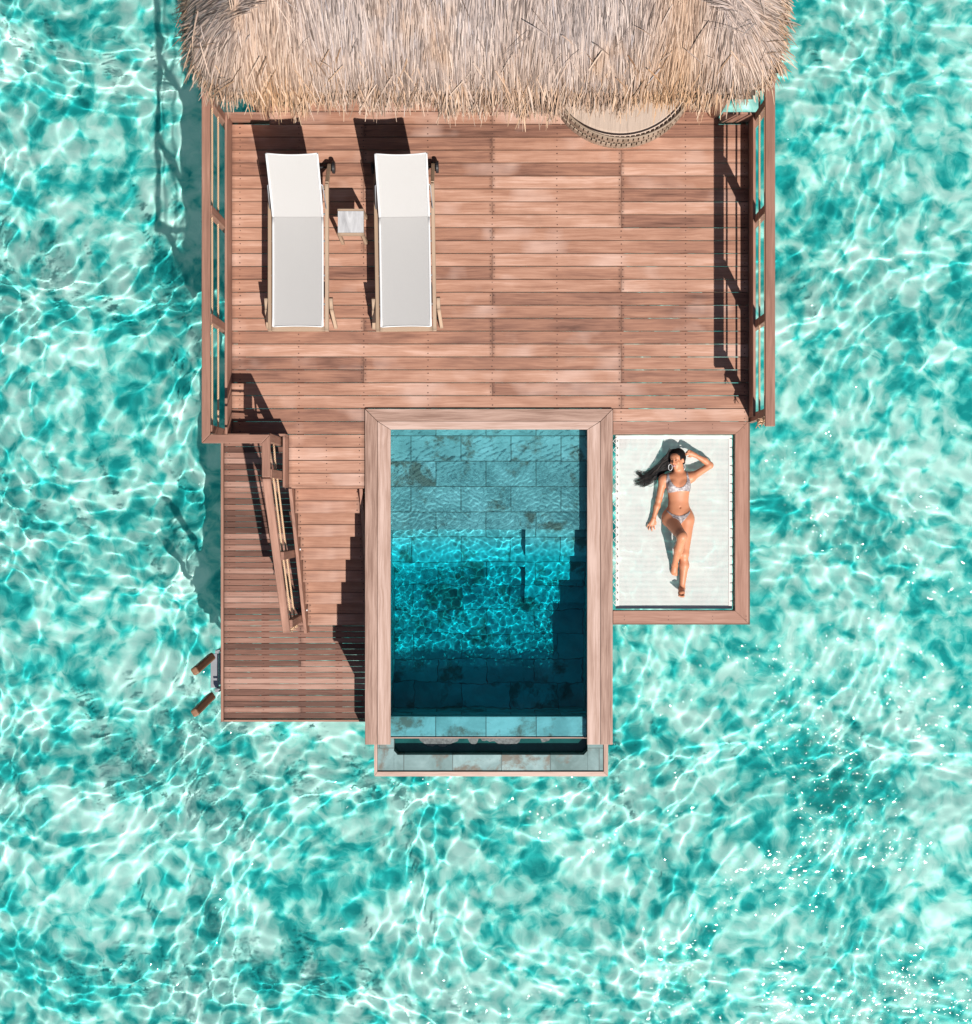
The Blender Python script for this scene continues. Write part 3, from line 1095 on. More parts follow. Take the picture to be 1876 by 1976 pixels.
for s in (-1, 1):
    m = MB(); yy, zz = sling_pts(1.55)
    m.tube([(s * .262, yy, zz - .02), (s * .30, yy - .02, zz - .04), (s * .315, 1.36, .33)], .007, 6); m.build('back_prop', METAL, lg)
lg.location = (X(583.3), Y(646.3), 0)
lg2 = copy_tree(lg)
lg2.location = (X(787.4), Y(646.3), 0); lg2.rotation_euler = (0, 0, math.radians(.9))
lg2['label'] = 'white sun lounger on the open side of the little stone-topped table'

tb = thing('side_table', 'small low side table with a grey stone top between the two loungers', 'table', (X(684.8), Y(445), 0))
tx0, tx1, ty0, ty1 = X(660), X(709.4), Y(470), Y(420.5)
m = MB(); m.box(tx0 + .004, tx1 - .004, ty0 + .03, ty1 - .025, .43, .455); m.build('table_top', STONE, tb, .002)
m = MB()
m.box(tx0, tx1, ty0, ty0 + .028, .40, .452); m.box(tx0, tx1, ty1 - .023, ty1, .40, .452)
m.box(tx0 + .003, tx0 + .02, ty0 + .03, ty1 - .025, .385, .428); m.box(tx1 - .02, tx1 - .003, ty0 + .03, ty1 - .025, .385, .428)
m.build('top_frame', FURN, tb)
for sx in (-1, 1):
    for sy in (-1, 1):
        m = MB(); cx, cy = (tx0 + tx1) / 2, (ty0 + ty1) / 2
        hx, hy = (tx1 - tx0) / 2 - .018, (ty1 - ty0) / 2 - .018
        m.bar((cx + sx * hx, cy + sy * hy, .398), (cx + sx * (hx + .004), cy + sy * (hy + .015), .001), .034, .034, up=(0, 1, 0)); m.build('leg', FURN, tb)

# ------------------------------------------------------------------ round daybed
db = thing('round_daybed', 'round woven daybed with a beige cushion half hidden under the thatch eave', 'daybed', (X(1196), Y(145), 0))
dc = Vector((X(1196), Y(145), 0)); DR = .83
m = MB(); segs = 48; prof = [(0, .35), (.35, .35), (.6, .345), (.74, .335), (.785, .30), (.79, .12)]
for i in range(segs):
    a0, a1 = 2 * math.pi * i / segs, 2 * math.pi * (i + 1) / segs
    for (r0, z0), (r1, z1) in zip(prof[:-1], prof[1:]):
        q = [dc + Vector((r0 * math.cos(a0), r0 * math.sin(a0), z0)), dc + Vector((r1 * math.cos(a0), r1 * math.sin(a0), z1)),
             dc + Vector((r1 * math.cos(a1), r1 * math.sin(a1), z1)), dc + Vector((r0 * math.cos(a1), r0 * math.sin(a1), z0))]
        if r0 == 0: q = q[:3]
        m.poly(q, None, 0, True)


def mat_cushion():
    k = NT('cushion_cover')
    o = k.n('ShaderNodeTexCoord').outputs['Object']
    mp = k.n('ShaderNodeMapping', {0: o, 2: (0, 0, .75), 3: (14, 2.2, 1)}).outputs[0]
    w = k.noise(mp, 1.0, 3, .5, .8)
    k.principled((.42, .325, .26), .8, w, .02)
    return k.m


m.build('cushion', mat_cushion(), db)
m = MB(); NW = 92
for i in range(NW):
    a = 2 * math.pi * i / NW
    for lvl in range(4):
        aa = a + (lvl % 2) * math.pi / NW
        d = Vector((math.cos(aa), math.sin(aa), 0)); t_ = Vector((-d.y, d.x, 0))
        bow = (.010 if lvl % 2 else -.004)
        m.obox(dc + d * (DR + bow) + Vector((0, 0, .045 + lvl * .095)), t_ * .021, d * .006, Vector((0, 0, .046)))
m.build('woven_band', WICK, db)
m = MB()
for z, r, tr in ((.41, DR + .002, .012), (.02, DR - .01, .012), (.215, DR - .012, .007), (.31, DR - .012, .007), (.12, DR - .012, .007)):
    ring = [dc + Vector((r * math.cos(2 * math.pi * i / 64), r * math.sin(2 * math.pi * i / 64), z)) for i in range(65)]
    m.tube(ring, tr, 8, 0, False)
m.build('ring_frame', WICK, db)
m = MB(); m.tube([dc + Vector((0, 0, .04)), dc + Vector((0, 0, .14))], .76, 40, 0, True, False); m.build('base', DARKW, db)

# ------------------------------------------------------------------ bungalow with thatched roof
house = thing('thatched_bungalow', 'overwater bungalow with a shaggy straw thatched roof behind the deck', 'bungalow', (0, Y(0), 0))
RX0, RX1 = -2.85, 2.84
RYF = Y(314); RYB = RYF + 7.6
EZ, SLOPE, RR = 2.42, .88, .60
rcx, rcy = (RX0 + RX1) / 2, (RYF + RYB) / 2
rhx, rhy = (RX1 - RX0) / 2, (RYB - RYF) / 2


def rdist(x, y):
    """inside distance to the rounded eave line and downhill direction"""
    qx, qy = abs(x - rcx) - (rhx - RR), abs(y - rcy) - (rhy - RR)
    sx, sy = (1 if x > rcx else -1), (1 if y > rcy else -1)
    if qx > 0 and qy > 0:
        l = math.hypot(qx, qy); return RR - l, (sx * qx / l, sy * qy / l)
    if qx > qy: return RR - qx, (sx * 1.0, 0.0)
    return RR - qy, (0.0, sy * 1.0)


def roof_z(t): return EZ + SLOPE * t + .05 * math.sin(min(max(t, 0), 1.0) * 3.1)


mm = MB()
nx, ny = 70, 90
gx = [RX0 + .02 + (RX1 - RX0 - .04) * i / nx for i in range(nx + 1)]
gy = [RYF + .02 + (RYB - RYF - .04) * i / ny for i in range(ny + 1)]
for i in range(nx):
    for jj in range(ny):
        q = []
        for (a, b_) in ((gx[i], gy[jj]), (gx[i + 1], gy[jj]), (gx[i + 1], gy[jj + 1]), (gx[i], gy[jj + 1])):
            t, _ = rdist(a, b_); q.append(Vector((a, b_, roof_z(max(t, .0)) - .06)))
        ts = [rdist(p.x, p.y)[0] for p in q]
        if max(ts) < 0.03: continue
        mm.poly(q, [(p.x, p.y) for p in q], 0, True)
        mm.poly([p - Vector((0, 0, .12)) for p in reversed(q)], None, 0, True)
mm.build('roof_underlayer', STRAWB, house)

# straw blades
rs = random.Random(11)
SV, SF, SUV, SW = [], [], [], []


def blade(tx, ty, t_tip, dirx, diry, L, w, lift, droop, warm, side, roll):
    """one straw: from uphill root to downhill tip; tip at plan point (tx,ty)"""
    nseg = 3
    base = len(SV)
    sxv, syv = -diry, dirx
    for i in range(nseg + 1):
        s = i / nseg            # 0 root .. 1 tip
        back = L * (1 - s)
        t = t_tip + back * .75
        px = tx - dirx * back * .75 + sxv * side * (1 - s) * L
        py = ty - diry * back * .75 + syv * side * (1 - s) * L
        z = roof_z(t) if t > 0 else EZ + SLOPE * t * 1.0
        z += lift - droop * s * s + .02 * math.sin(s * 3.1)
        ww = w * (.7 + .5 * math.sin(math.pi * (.15 + .75 * s))) * (.55 if s > .99 else 1)
        dz = math.sin(roll) * ww * .5
        cw = math.cos(roll) * ww * .5
        SV.append((px - sxv * cw, py - syv * cw, z - dz))
        SV.append((px + sxv * cw, py + syv * cw, z + dz))
    for i in range(nseg):
        a = base + 2 * i
        SF.append((a, a + 1, a + 3, a + 2))
        l0, l1 = L * i / nseg, L * (i + 1) / nseg
        SUV.extend([(l0, 0), (l0, w), (l1, w), (l1, 0)])
        SW.append(warm)


def warm_at(x, y, t):
    w = max(0.0, .35 - t * 1.2) * .7
    for cx_, s_, k in ((-2.05, .40, .40), (1.78, .30, .6), (.3, .2, .1), (2.5, .3, .1)):
        w += k * math.exp(-((x - cx_) / s_) ** 2) * (1.0 if t < 1.1 else .5)
    return w


def sow(n, x0, x1, y0, y1, Lr, wr, tmax=9, lift=(0, .05), jit=.10):
    c = 0
    while c < n:
        x, y = rs.uniform(x0, x1), rs.uniform(y0, y1)
        t, d = rdist(x, y)
        if t < -.03 or t > tmax: continue
        a = rs.gauss(0, jit)
        # locks of straw lean together
        a += .07 * math.sin(x * 4.1 + 1.0) * math.sin(y * 2.3 + x) + .06 * math.sin(x * 11.0 + y * 3)
        dx, dy = d[0] * math.cos(a) - d[1] * math.sin(a), d[0] * math.sin(a) + d[1] * math.cos(a)
        L = rs.uniform(*Lr)
        blade(x, y, t, dx, dy, L, rs.uniform(*wr), rs.uniform(*lift), rs.uniform(-.01, .02),
              warm_at(x, y, t), rs.gauss(0, .035), rs.uniform(-.6, .6))
        c += 1


sow(62000, RX0, RX1, RYF, RYF + 1.3, (.18, .5), (.004, .0105), 9, (.0, .065), .085)
sow(3500, RX0, RX1, RYF + 1.2, RYB, (.4, .8), (.02, .045), 9, (.0, .05), .12)
# ragged eave fringe, several layers thick
per = []
for i in range(12000):
    if rs.random() < .80:
        x = rs.uniform(RX0, RX1); y = RYF + rs.uniform(0, 1.2) * (1 if (x < RX0 + 1.2 or x > RX1 - 1.2) else 0) - .0
    else:
        x = rs.choice((RX0 + rs.uniform(0, .5), RX1 - rs.uniform(0, .5))); y = rs.uniform(RYF, RYB)
    t, d = rdist(x, y)
    # push the point onto the eave line
    x += d[0] * t; y += d[1] * t
    t, d = rdist(x, y)
    if y > RYF + 2.6 and rs.random() < .4: continue
    ext = max(-.08, rs.gauss(.02, .06)) + .05 * math.sin(x * 5.0 + y) * math.sin(x * 13.0) + .03 * math.sin(x * 2.2 + 1)
    a = rs.gauss(0, .26)
    dx, dy = d[0] * math.cos(a) - d[1] * math.sin(a), d[0] * math.sin(a) + d[1] * math.cos(a)
    w_ = rs.uniform(.005, .014)
    blade(x + dx * ext, y + dy * ext, -ext, dx, dy, rs.uniform(.22, .42), w_, rs.uniform(-.16, .05), rs.uniform(0, .08),
          warm_at(x, y, 0) + rs.uniform(.05, .55), rs.gauss(0, .12), rs.uniform(-.9, .9))
# loose strands lying across
for i in range(90):
    x, y = rs.uniform(RX0 + .1, RX1 - .1), rs.uniform(RYF + .05, RYF + 1.3)
    t, d = rdist(x, y)
    if t < 0: continue
    a = rs.choice((-1, 1)) * rs.uniform(.5, 1.35)
    dx, dy = d[0] * math.cos(a) - d[1] * math.sin(a), d[0] * math.sin(a) + d[1] * math.cos(a)
    blade(x, y, t, dx, dy, rs.uniform(.12, .4), rs.uniform(.005, .012), .07, 0, rs.uniform(0, .5), 0, rs.uniform(-.6, .6))
me = bpy.data.meshes.new('thatch')
me.from_pydata(SV, [], SF)
me.uv_layers.new(name='UVMap').data.foreach_set('uv', np.array(SUV, np.float32).ravel())
at = me.attributes.new('warm', 'FLOAT', 'FACE'); at.data.foreach_set('value', np.array(SW, np.float32))
me.materials.append(STRAW)
link('thatch', me, house)

# walls and posts below the roof
HX0, HX1, HY0, HY1 = X(560), X(1345), Y(62), Y(-880)
WALLW = wood('wall_boards', [(0, (.22, .12, .075)), (.5, (.34, .19, .125)), (1, (.45, .27, .19))])


def wallrun(x0, x1, y0, y1, z0, z1):
    m = MB(); z = z0
    while z < z1 - .02:
        m.box(x0, x1, y0, y1, z, min(z + .158, z1)); z += .16
    return m.build('wall', WALLW, house)


wallrun(HX0, HX0 + .08, HY0, HY1, -.02, 2.62)
wallrun(HX1 - .08, HX1, HY0, HY1, -.02, 2.62)
wallrun(HX0 + .082, HX1 - .082, HY1 - .08, HY1, -.02, 2.62)
wallrun(HX0 + .082, HX0 + .7, HY0, HY0 + .08, .001, 2.62)
wallrun(HX1 - .7, HX1 - .082, HY0, HY0 + .08, .001, 2.62)
wallrun(HX0 + .702, HX1 - .702, HY0, HY0 + .08, 2.2, 2.62)
nd = 4; dw = (HX1 - HX0 - 1.41) / nd
for i in range(nd):
    xa = HX0 + .705 + dw * i
    m = MB()
    ya, yb = HY0 + .012 + (i % 2) * .036, HY0 + .044 + (i % 2) * .036
    m.box(xa + .003, xa + .07, ya, yb, .004, 2.195); m.box(xa + dw - .07, xa + dw - .003, ya, yb, .004, 2.195)
    m.box(xa + .072, xa + dw - .072, ya, yb, .004, .1); m.box(xa + .072, xa + dw - .072, ya, yb, 2.1, 2.195)
    d_ = m.build('sliding_door', RAILW, house)
    m = MB(); m.box(xa + .071, xa + dw - .071, ya + .012, ya + .02, .101, 2.099); m.build('pane', GLASS, d_)
m = MB(); m.box(HX0 - .04, HX1 + .04, HY0 + .1, HY1 + .04, -.3, -.03); m.build('floor_slab', DARKW, house)
for (x, y) in ((508, 214), (1378, 214), (508, -150), (1378, -150), (508, -560), (1378, -560), (508, -860), (1378, -860)):
    m = MB(); m.tube([(X(x), Y(y), -.22 if y > 0 else BED_Z), (X(x), Y(y), 2.5)], .085, 14); m.build('roof_post', WALLW, house)
m = MB(); m.box(X(500), X(1386), Y(222), Y(206), 2.46, 2.6); m.build('eave_beam', WALLW, house)
for x in (600, 950, 1300):
    for y in (-100, -500, -840):
        pile(house, x, y, -.3)

# ------------------------------------------------------------------ the woman on the net
NB = NZ - .022        # net height under her


def C(cx, cy, z):
    return P((2150 + .405 * cx) * .54678, (1450 + .405 * cy) * .54678, z + NB)


class SDF:
    def __init__(self, lo, hi, h):
        self.lo = np.array(lo, float); self.h = h
        self.n = np.ceil((np.array(hi) - self.lo) / h).astype(int) + 1
        self.f = np.full(self.n, 1e3, np.float32)

    def _sub(self, lo, hi, pad):
        a = np.maximum(np.floor((np.array(lo) - pad - self.lo) / self.h).astype(int), 0)
        b = np.minimum(np.ceil((np.array(hi) + pad - self.lo) / self.h).astype(int) + 1, self.n)
        if np.any(b <= a): return None
        ax = [self.lo[i] + self.h * np.arange(a[i], b[i]) for i in range(3)]
        G = np.meshgrid(*ax, indexing='ij', sparse=True)
        return tuple(slice(a[i], b[i]) for i in range(3)), G

    def _put(self, sl, d, k, sub=False):
        f = self.f[sl]
        if sub:
            d = -d
            if k > 0:
                hh = np.clip(.5 - .5 * (f - d) / k, 0, 1)
                self.f[sl] = f + (d - f) * hh + k * hh * (1 - hh)
            else:
                self.f[sl] = np.maximum(f, d)
            return
        if k > 0:
            hh = np.clip(.5 + .5 * (f - d) / k, 0, 1)
            r = f + (d - f) * hh - k * hh * (1 - hh)
            self.f[sl] = np.where(f > 100, d, r)
        else:
            self.f[sl] = np.minimum(f, d)

    def cone(self, p0, p1, r0, r1, k=.02, sub=False):
        p0, p1 = np.array(p0), np.array(p1)
        R = max(r0, r1)
        s = self._sub(np.minimum(p0, p1) - R, np.maximum(p0, p1) + R, k + .03)
        if s is None: return
        sl, G = s
        d = p1 - p0; L2 = max(d.dot(d), 1e-9)
        t = np.clip(sum((G[i] - p0[i]) * d[i] for i in range(3)) / L2, 0, 1)
        q = np.sqrt(sum((G[i] - p0[i] - d[i] * t) ** 2 for i in range(3)))
        self._put(sl, (q - (r0 + (r1 - r0) * t)).astype(np.float32), k, sub)

    def ell(self, c, r, k=.03, rot=None, sub=False):
        c, r = np.array(c), np.array(r)
        R = r.max()
        s = self._sub(c - R, c + R, k + .03)
        if s is None: return
        sl, G = s
        D = [G[i] - c[i] for i in range(3)]
        if rot is not None:
            M = np.array(rot)      # rows: local axes
            D = [sum(M[j][i] * D[i] for i in range(3)) for j in range(3)]
        k0 = np.sqrt(sum((D[i] / r[i]) ** 2 for i in range(3)))
        k1 = np.sqrt(sum((D[i] / r[i] ** 2) ** 2 for i in range(3))) + 1e-9
        self._put(sl, (k0 * (k0 - 1) / k1).astype(np.float32), k, sub)

    def mesh(self):
        f = self.f; n = f.shape
        ins = f < 0
        idx = -np.ones(tuple(x - 1 for x in n), np.int64)
        cnt = np.zeros(idx.shape, np.int8)
        for a in (0, 1):
            for b in (0, 1):
                for c in (0, 1):
                    cnt += ins[a:n[0] - 1 + a, b:n[1] - 1 + b, c:n[2] - 1 + c]
        cells = np.argwhere((cnt > 0) & (cnt < 8))
        idx[tuple(cells.T)] = np.arange(len(cells))
        acc = np.zeros((len(cells), 3)); w = np.zeros(len(cells))
        cor = [(a, b, c) for a in (0, 1) for b in (0, 1) for c in (0, 1)]
        for i, p in enumerate(cor):
            for q in cor[i + 1:]:
                if sum(abs(p[j] - q[j]) for j in range(3)) != 1: continue
                fa = f[tuple((cells + p).T)]; fb = f[tuple((cells + q).T)]
                m_ = (fa < 0) != (fb < 0)
                t = np.where(m_, fa / np.where(m_, fa - fb, 1), 0)
                pt = np.array(p) + t[:, None] * (np.array(q) - np.array(p))
                acc += pt * m_[:, None]; w += m_
        V = (cells + acc / w[:, None]) * self.h + self.lo
        F = []
        for ax in range(3):
            o = [(ax + 1) % 3, (ax + 2) % 3]
            sa = [slice(None)] * 3; sb = [slice(None)] * 3
            sa[ax] = slice(0, n[ax] - 1); sb[ax] = slice(1, n[ax])
            A, B = ins[tuple(sa)], ins[tuple(sb)]
            E_ = np.argwhere(A != B)
            ok = (E_[:, o[0]] > 0) & (E_[:, o[1]] > 0) & (E_[:, o[0]] < n[o[0]] - 1) & (E_[:, o[1]] < n[o[1]] - 1)
            E_ = E_[ok]
            fl = A[tuple(E_.T)]
            u = np.zeros(3, int); v = np.zeros(3, int); u[o[0]] = 1; v[o[1]] = 1
            q = np.stack([idx[tuple((E_ - u - v).T)], idx[tuple((E_ - v).T)], idx[tuple(E_.T)], idx[tuple((E_ - u).T)]], 1)
            q[~fl] = q[~fl][:, ::-1]
            F.append(q)
        return V, np.concatenate(F)


who = thing('person', 'woman in a grey snake print bikini lying on the white net with one knee raised', 'person', C(600, 850, 0))
lo = C(300, 1660, -.02); hi = C(930, 290, 0); hi.z = NB + .48
lo.x -= .02; lo.y -= .03; lo.z = NB - .03
B = SDF(lo, hi, .0045)
# torso
B.ell(C(604, 640, .105), (.138, .155, .090), .04)
B.ell(C(592, 588, .105), (.150, .062, .068), .05)
B.ell(C(606, 725, .098), (.113, .13, .078), .05)
B.ell(C(606, 805, .092), (.108, .12, .070), .05)
B.ell(C(605, 868, .095), (.130, .10, .076), .05)
B.ell(C(600, 925, .095), (.160, .095, .088), .05)
for cx in (556, 656):
    B.ell(C(cx, 648, .165), (.056, .058, .046), .03)
# neck and shoulders
B.cone(C(603, 575, .11), C(598, 520, .125), .050, .046, .03)
B.cone(C(598, 572, .105), C(480, 592, .10), .042, .045, .04)
B.cone(C(604, 568, .105), C(708, 572, .105), .042, .045, .04)
# collar bones
B.cone(C(586, 575, .158), C(520, 572, .155), .006, .005, .012)
B.cone(C(622, 572, .158), C(690, 565, .155), .006, .005, .012)
# legs
B.ell(C(515, 930, .10), (.070, .09, .085), .04)
B.ell(C(685, 935, .10), (.066, .10, .085), .04)
B.cone(C(532, 950, .115), C(634, 1092, .365), .086, .057, .035)      # raised thigh
B.ell(C(636, 1098, .372), (.052, .055, .052), .03)
B.cone(C(634, 1100, .365), C(606, 1205, .265), .049, .050, .02)
B.cone(C(606, 1205, .258), C(574, 1328, .105), .051, .031, .03)
B.cone(C(672, 955, .11), C(654, 1235, .125), .090, .055, .035)       # lying leg
B.ell(C(652, 1250, .135), (.049, .055, .05), .03)
B.cone(C(652, 1252, .125), C(655, 1345, .10), .047, .051, .02)
B.cone(C(655, 1345, .10), C(637, 1530, .06), .050, .031, .03)
# feet
B.cone(C(573, 1332, .085), C(574, 1342, .05), .032, .034, .02)
B.cone(C(571, 1345, .06), C(563, 1400, .035), .031, .026, .02)
B.cone(C(575, 1345, .055), C(578, 1402, .030), .028, .024, .02)
B.cone(C(568, 1350, .045), C(552, 1398, .025), .026, .022, .02)
for (x0, y0, x1, y1, r) in ((548, 1396, 543, 1412, .0085), (556, 1402, 552, 1424, .009), (565, 1404, 563, 1430, .0095), (574, 1405, 575, 1432, .010), (585, 1402, 587, 1430, .0135)):
    B.cone(C(x0, y0, .030), C(x1, y1, .022), r * 1.1, r, .006)
B.cone(C(636, 1535, .06), C(634, 1552, .035), .032, .034, .02)
B.cone(C(634, 1556, .045), C(628, 1588, .155), .033, .028, .02)
B.cone(C(637, 1552, .05), C(642, 1585, .155), .028, .024, .02)
B.cone(C(630, 1552, .05), C(618, 1588, .145), .026, .022, .02)
for (x0, x1, y1, r) in ((610, 608, 1610, .0085), (618, 616, 1615, .009), (627, 626, 1618, .0095), (636, 636, 1619, .010), (647, 648, 1616, .0135)):
    B.cone(C(x0, 1592, .155), C(x1, y1, .196), r * 1.1, r, .006)
# arm by her side
B.ell(C(474, 596, .10), (.050, .055, .05), .04)
B.cone(C(470, 605, .095), C(434, 772, .062), .046, .035, .03)
B.cone(C(434, 772, .06), C(418, 830, .055), .034, .036, .02)
B.cone(C(418, 830, .055), C(388, 935, .045), .036, .0225, .02)
B.cone(C(386, 940, .042), C(366, 986, .034), .022, .017, .015)
B.cone(C(392, 942, .040), C(388, 990, .034), .021, .016, .015)
B.cone(C(382, 944, .040), C(354, 982, .032), .020, .014, .015)
for pts in (((352, 980, .034), (339, 996, .032), (329, 1012, .018)), ((361, 988, .036), (352, 1013, .034), (345, 1036, .016)),
            ((373, 993, .037), (372, 1022, .035), (373, 1046, .016)), ((386, 992, .036), (393, 1013, .033), (399, 1031, .015)),
            ((399, 952, .040), (407, 972, .036), (407, 992, .025))):
    for i in range(2):
        B.cone(C(*pts[i]), C(*pts[i + 1]), (.0092, .0085)[i], (.0085, .0070)[i], .004)
# arm bent to her head
B.ell(C(714, 580, .105), (.050, .048, .05), .04)
B.cone(C(718, 578, .105), C(872, 482, .085), .045, .035, .03)
B.ell(C(884, 474, .08), (.033, .033, .033), .02)
B.cone(C(880, 470, .08), C(832, 432, .10), .033, .035, .02)
B.cone(C(832, 432, .10), C(752, 388, .15), .034, .0225, .02)
B.cone(C(750, 386, .152), C(712, 368, .175), .022, .019, .015)
B.cone(C(748, 390, .150), C(706, 384, .168), .020, .016, .015)
B.cone(C(750, 382, .150), C(716, 356, .168), .018, .014, .015)
for pts in (((714, 352, .172), (694, 344, .182), (680, 352, .172)), ((711, 361, .178), (688, 352, .192), (671, 362, .178)),
            ((708, 371, .180), (684, 365, .196), (665, 374, .180)), ((705, 382, .176), (682, 378, .188), (667, 388, .172)),
            ((730, 394, .158), (708, 402, .172), (686, 398, .178))):
    for i in range(2):
        B.cone(C(*pts[i]), C(*pts[i + 1]), (.0092, .0085)[i], (.0085, .0070)[i], .004)
# navel, cleavage
B.ell(C(620, 842, .172), (.007, .010, .012), .01, None, True)
# head: local axes
yaw = math.radians(38)
HC = np.array(C(596, 428, .155))
til = math.radians(-6)
U = np.array((math.sin(til), math.cos(til), .10)); U /= np.linalg.norm(U)
Fd = np.array((-math.sin(yaw), -.05, math.cos(yaw))); Fd -= U * Fd.dot(U); Fd /= np.linalg.norm(Fd)
Rt = np.cross(U, Fd)
ROT = [Rt, U, Fd]


def H(r, u, f): return HC + Rt * r + U * u + Fd * f


B.ell(H(0, .022, -.012), (.070, .088, .088), .02, ROT)
B.ell(H(0, -.030, .020), (.058, .075, .064), .03, ROT)
B.cone(H(0, -.055, -.01), H(0, -.11, -.03), .05, .047, .03)
B.ell(H(0, -.086, .052), (.024, .020, .022), .025, ROT)
B.ell(H(0, .040, .055), (.055, .035, .028), .03, ROT)
for s in (-1, 1):
    B.ell(H(s * .030, .010, .092), (.017, .011, .010), .012, ROT, True)
    B.ell(H(s * .030, .008, .076), (.014, .0095, .010), .006, ROT)
    B.ell(H(s * .036, -.022, .062), (.022, .020, .018), .02, ROT)
    B.ell(H(s * .072, -.008, -.008), (.009, .030, .018), .008, ROT)
    B.ell(H(s * .010, -.034, .090), (.008, .007, .008), .008, ROT)
B.cone(H(0, .012, .080), H(0, -.028, .100), .008, .0105, .012)
B.ell(H(0, -.056, .080), (.022, .011, .010), .012, ROT)
V_, F_ = B.mesh()
body_me = np_mesh('body', V_, F_, SKIN)
body = link('body', body_me, who)
sm_ = body.modifiers.new('smooth', 'SMOOTH'); sm_.factor = .5; sm_.iterations = 2

# smoothed copy of the vertices for the clothes
V2 = V_.copy()
Eg = np.concatenate([F_[:, [0, 1]], F_[:, [1, 2]], F_[:, [2, 3]], F_[:, [3, 0]]])
for _ in range(2):
    a = np.zeros_like(V2); c_ = np.zeros(len(V2))
    np.add.at(a, Eg[:, 0], V2[Eg[:, 1]]); np.add.at(c_, Eg[:, 0], 1)
    V2 = .5 * V2 + .5 * a / np.maximum(c_, 1)[:, None]
Nf = np.cross(V2[F_[:, 2]] - V2[F_[:, 0]], V2[F_[:, 3]] - V2[F_[:, 1]])
Nv = np.zeros_like(V2)
for i in range(4): np.add.at(Nv, F_[:, i], Nf)
Nv /= np.linalg.norm(Nv, axis=1)[:, None] + 1e-12


def to_crop(V):
    s = (CAMH / (CAMH - V[:, 2])) * PX
    u = V[:, 0] * s + 938; v = 988 - V[:, 1] * s
    return (u / .54678 - 2150) / .405, (v / .54678 - 1450) / .405


CX, CY = to_crop(V2)


def in_poly(px, py, poly):
    r = np.zeros(len(px), bool)
    for (x0, y0), (x1, y1) in zip(poly, poly[1:] + poly[:1]):
        c = (y0 > py) != (y1 > py)
        xi = x0 + (py - y0) * (x1 - x0) / ((y1 - y0) if y1 != y0 else 1e-9)
        r ^= c & (px < xi)
    return r


def garment(name, polys, extra, off=.0045):
    sel = np.zeros(len(V2), bool)
    for p in polys: sel |= in_poly(CX, CY, p)
    sel &= extra
    fs = sel[F_].all(1)
    F = F_[fs]
    ids = np.unique(F); mp = -np.ones(len(V2), int); mp[ids] = np.arange(len(ids))
    Fo = mp[F]; n_ = len(ids)
    top = V2[ids] + Nv[ids] * off; bot = V2[ids] + Nv[ids] * .0005
    E_ = np.concatenate([Fo[:, [0, 1]], Fo[:, [1, 2]], Fo[:, [2, 3]], Fo[:, [3, 0]]])
    key = {(a, b_) for a, b_ in E_.tolist()}
    bd = [(a, b_) for a, b_ in key if (b_, a) not in key]
    # relax the rim so the hem is clean
    nb = {}
    for a, b_ in bd: nb.setdefault(a, []).append(b_); nb.setdefault(b_, []).append(a)
    for _ in range(4):
        new = {k_: (top[k_] * .5 + .5 * sum(top[j_] for j_ in v_) / len(v_)) for k_, v_ in nb.items()}
        for k_, p_ in new.items(): top[k_] = p_
    side = np.array([(b_, a, a + n_, b_ + n_) for a, b_ in bd])
    Fa = np.concatenate([Fo, Fo[:, ::-1] + n_, side])
    return link(name, np_mesh(name, np.concatenate([top, bot]), Fa, SNAKE), who)


zrel = V2[:, 2] - NB
front = (Nv[:, 2] > -.25)
torso = (zrel > .05)
garment('bikini_top', [[(508, 530), (497, 600), (497, 650), (505, 690), (514, 716), (560, 710), (610, 700), (660, 697), (705, 704), (712, 650), (704, 600), (688, 545), (680, 528), (668, 530),
                        (676, 580), (676, 615), (664, 640), (642, 660), (616, 670), (590, 664), (566, 645), (543, 615), (528, 580), (522, 530)]], front & torso)
garment('bikini_bottom', [[(500, 855), (515, 872), (545, 896), (575, 909), (610, 914), (645, 909), (680, 893), (703, 868), (708, 884), (690, 915), (665, 945), (640, 972), (612, 1003), (590, 985),
                           (566, 945), (540, 912), (515, 890), (496, 872)]], front & torso & (zrel < .22) | (in_poly(CX, CY, [(470, 850), (520, 870), (500, 885), (460, 860)]) & (Nv[:, 2] < .5) & (Nv[:, 2] > -.3)), .004)

# hair cap
HB = SDF(HC - .17, HC + .17, .004)
HB.ell(H(0, .032, -.022), (.086, .102, .096), .02, ROT)
HB.cone(H(-.075, .03, .0), H(-.10, -.03, -.03), .03, .03, .03)
HB.cone(H(.066, .02, .005), H(.062, -.035, -.02), .022, .02, .02)
HB.ell(H(.004, -.035, .085), (.062, .100, .075), .012, ROT, True)
HB.ell(H(.074, -.012, .012), (.014, .028, .022), .008, ROT, True)
vv, ff = HB.mesh()
HAIRCAP = plain('dark_hair_mass', (.010, .008, .008), .75, (30, .5))
HAIRCAP.node_tree.nodes['Principled BSDF'].inputs['Specular IOR Level'].default_value = .15
link('hair_cap', np_mesh('hair_cap', vv, ff, HAIRCAP), who)
hm = MB(); rh = random.Random(4)


def bez(pts, n):
    out = []
    for i in range(n + 1):
        t = i / n * (len(pts) - 1); k_ = min(int(t), len(pts) - 2); s = t - k_
        p0, p1, p2, p3 = pts[max(k_ - 1, 0)], pts[k_], pts[k_ + 1], pts[min(k_ + 2, len(pts) - 1)]
        out.append(.5 * ((2 * p1) + (p2 - p0) * s + (2 * p0 - 5 * p1 + 4 * p2 - p3) * s * s + (3 * p1 - p0 - 3 * p2 + p3) * s ** 3))
    return out


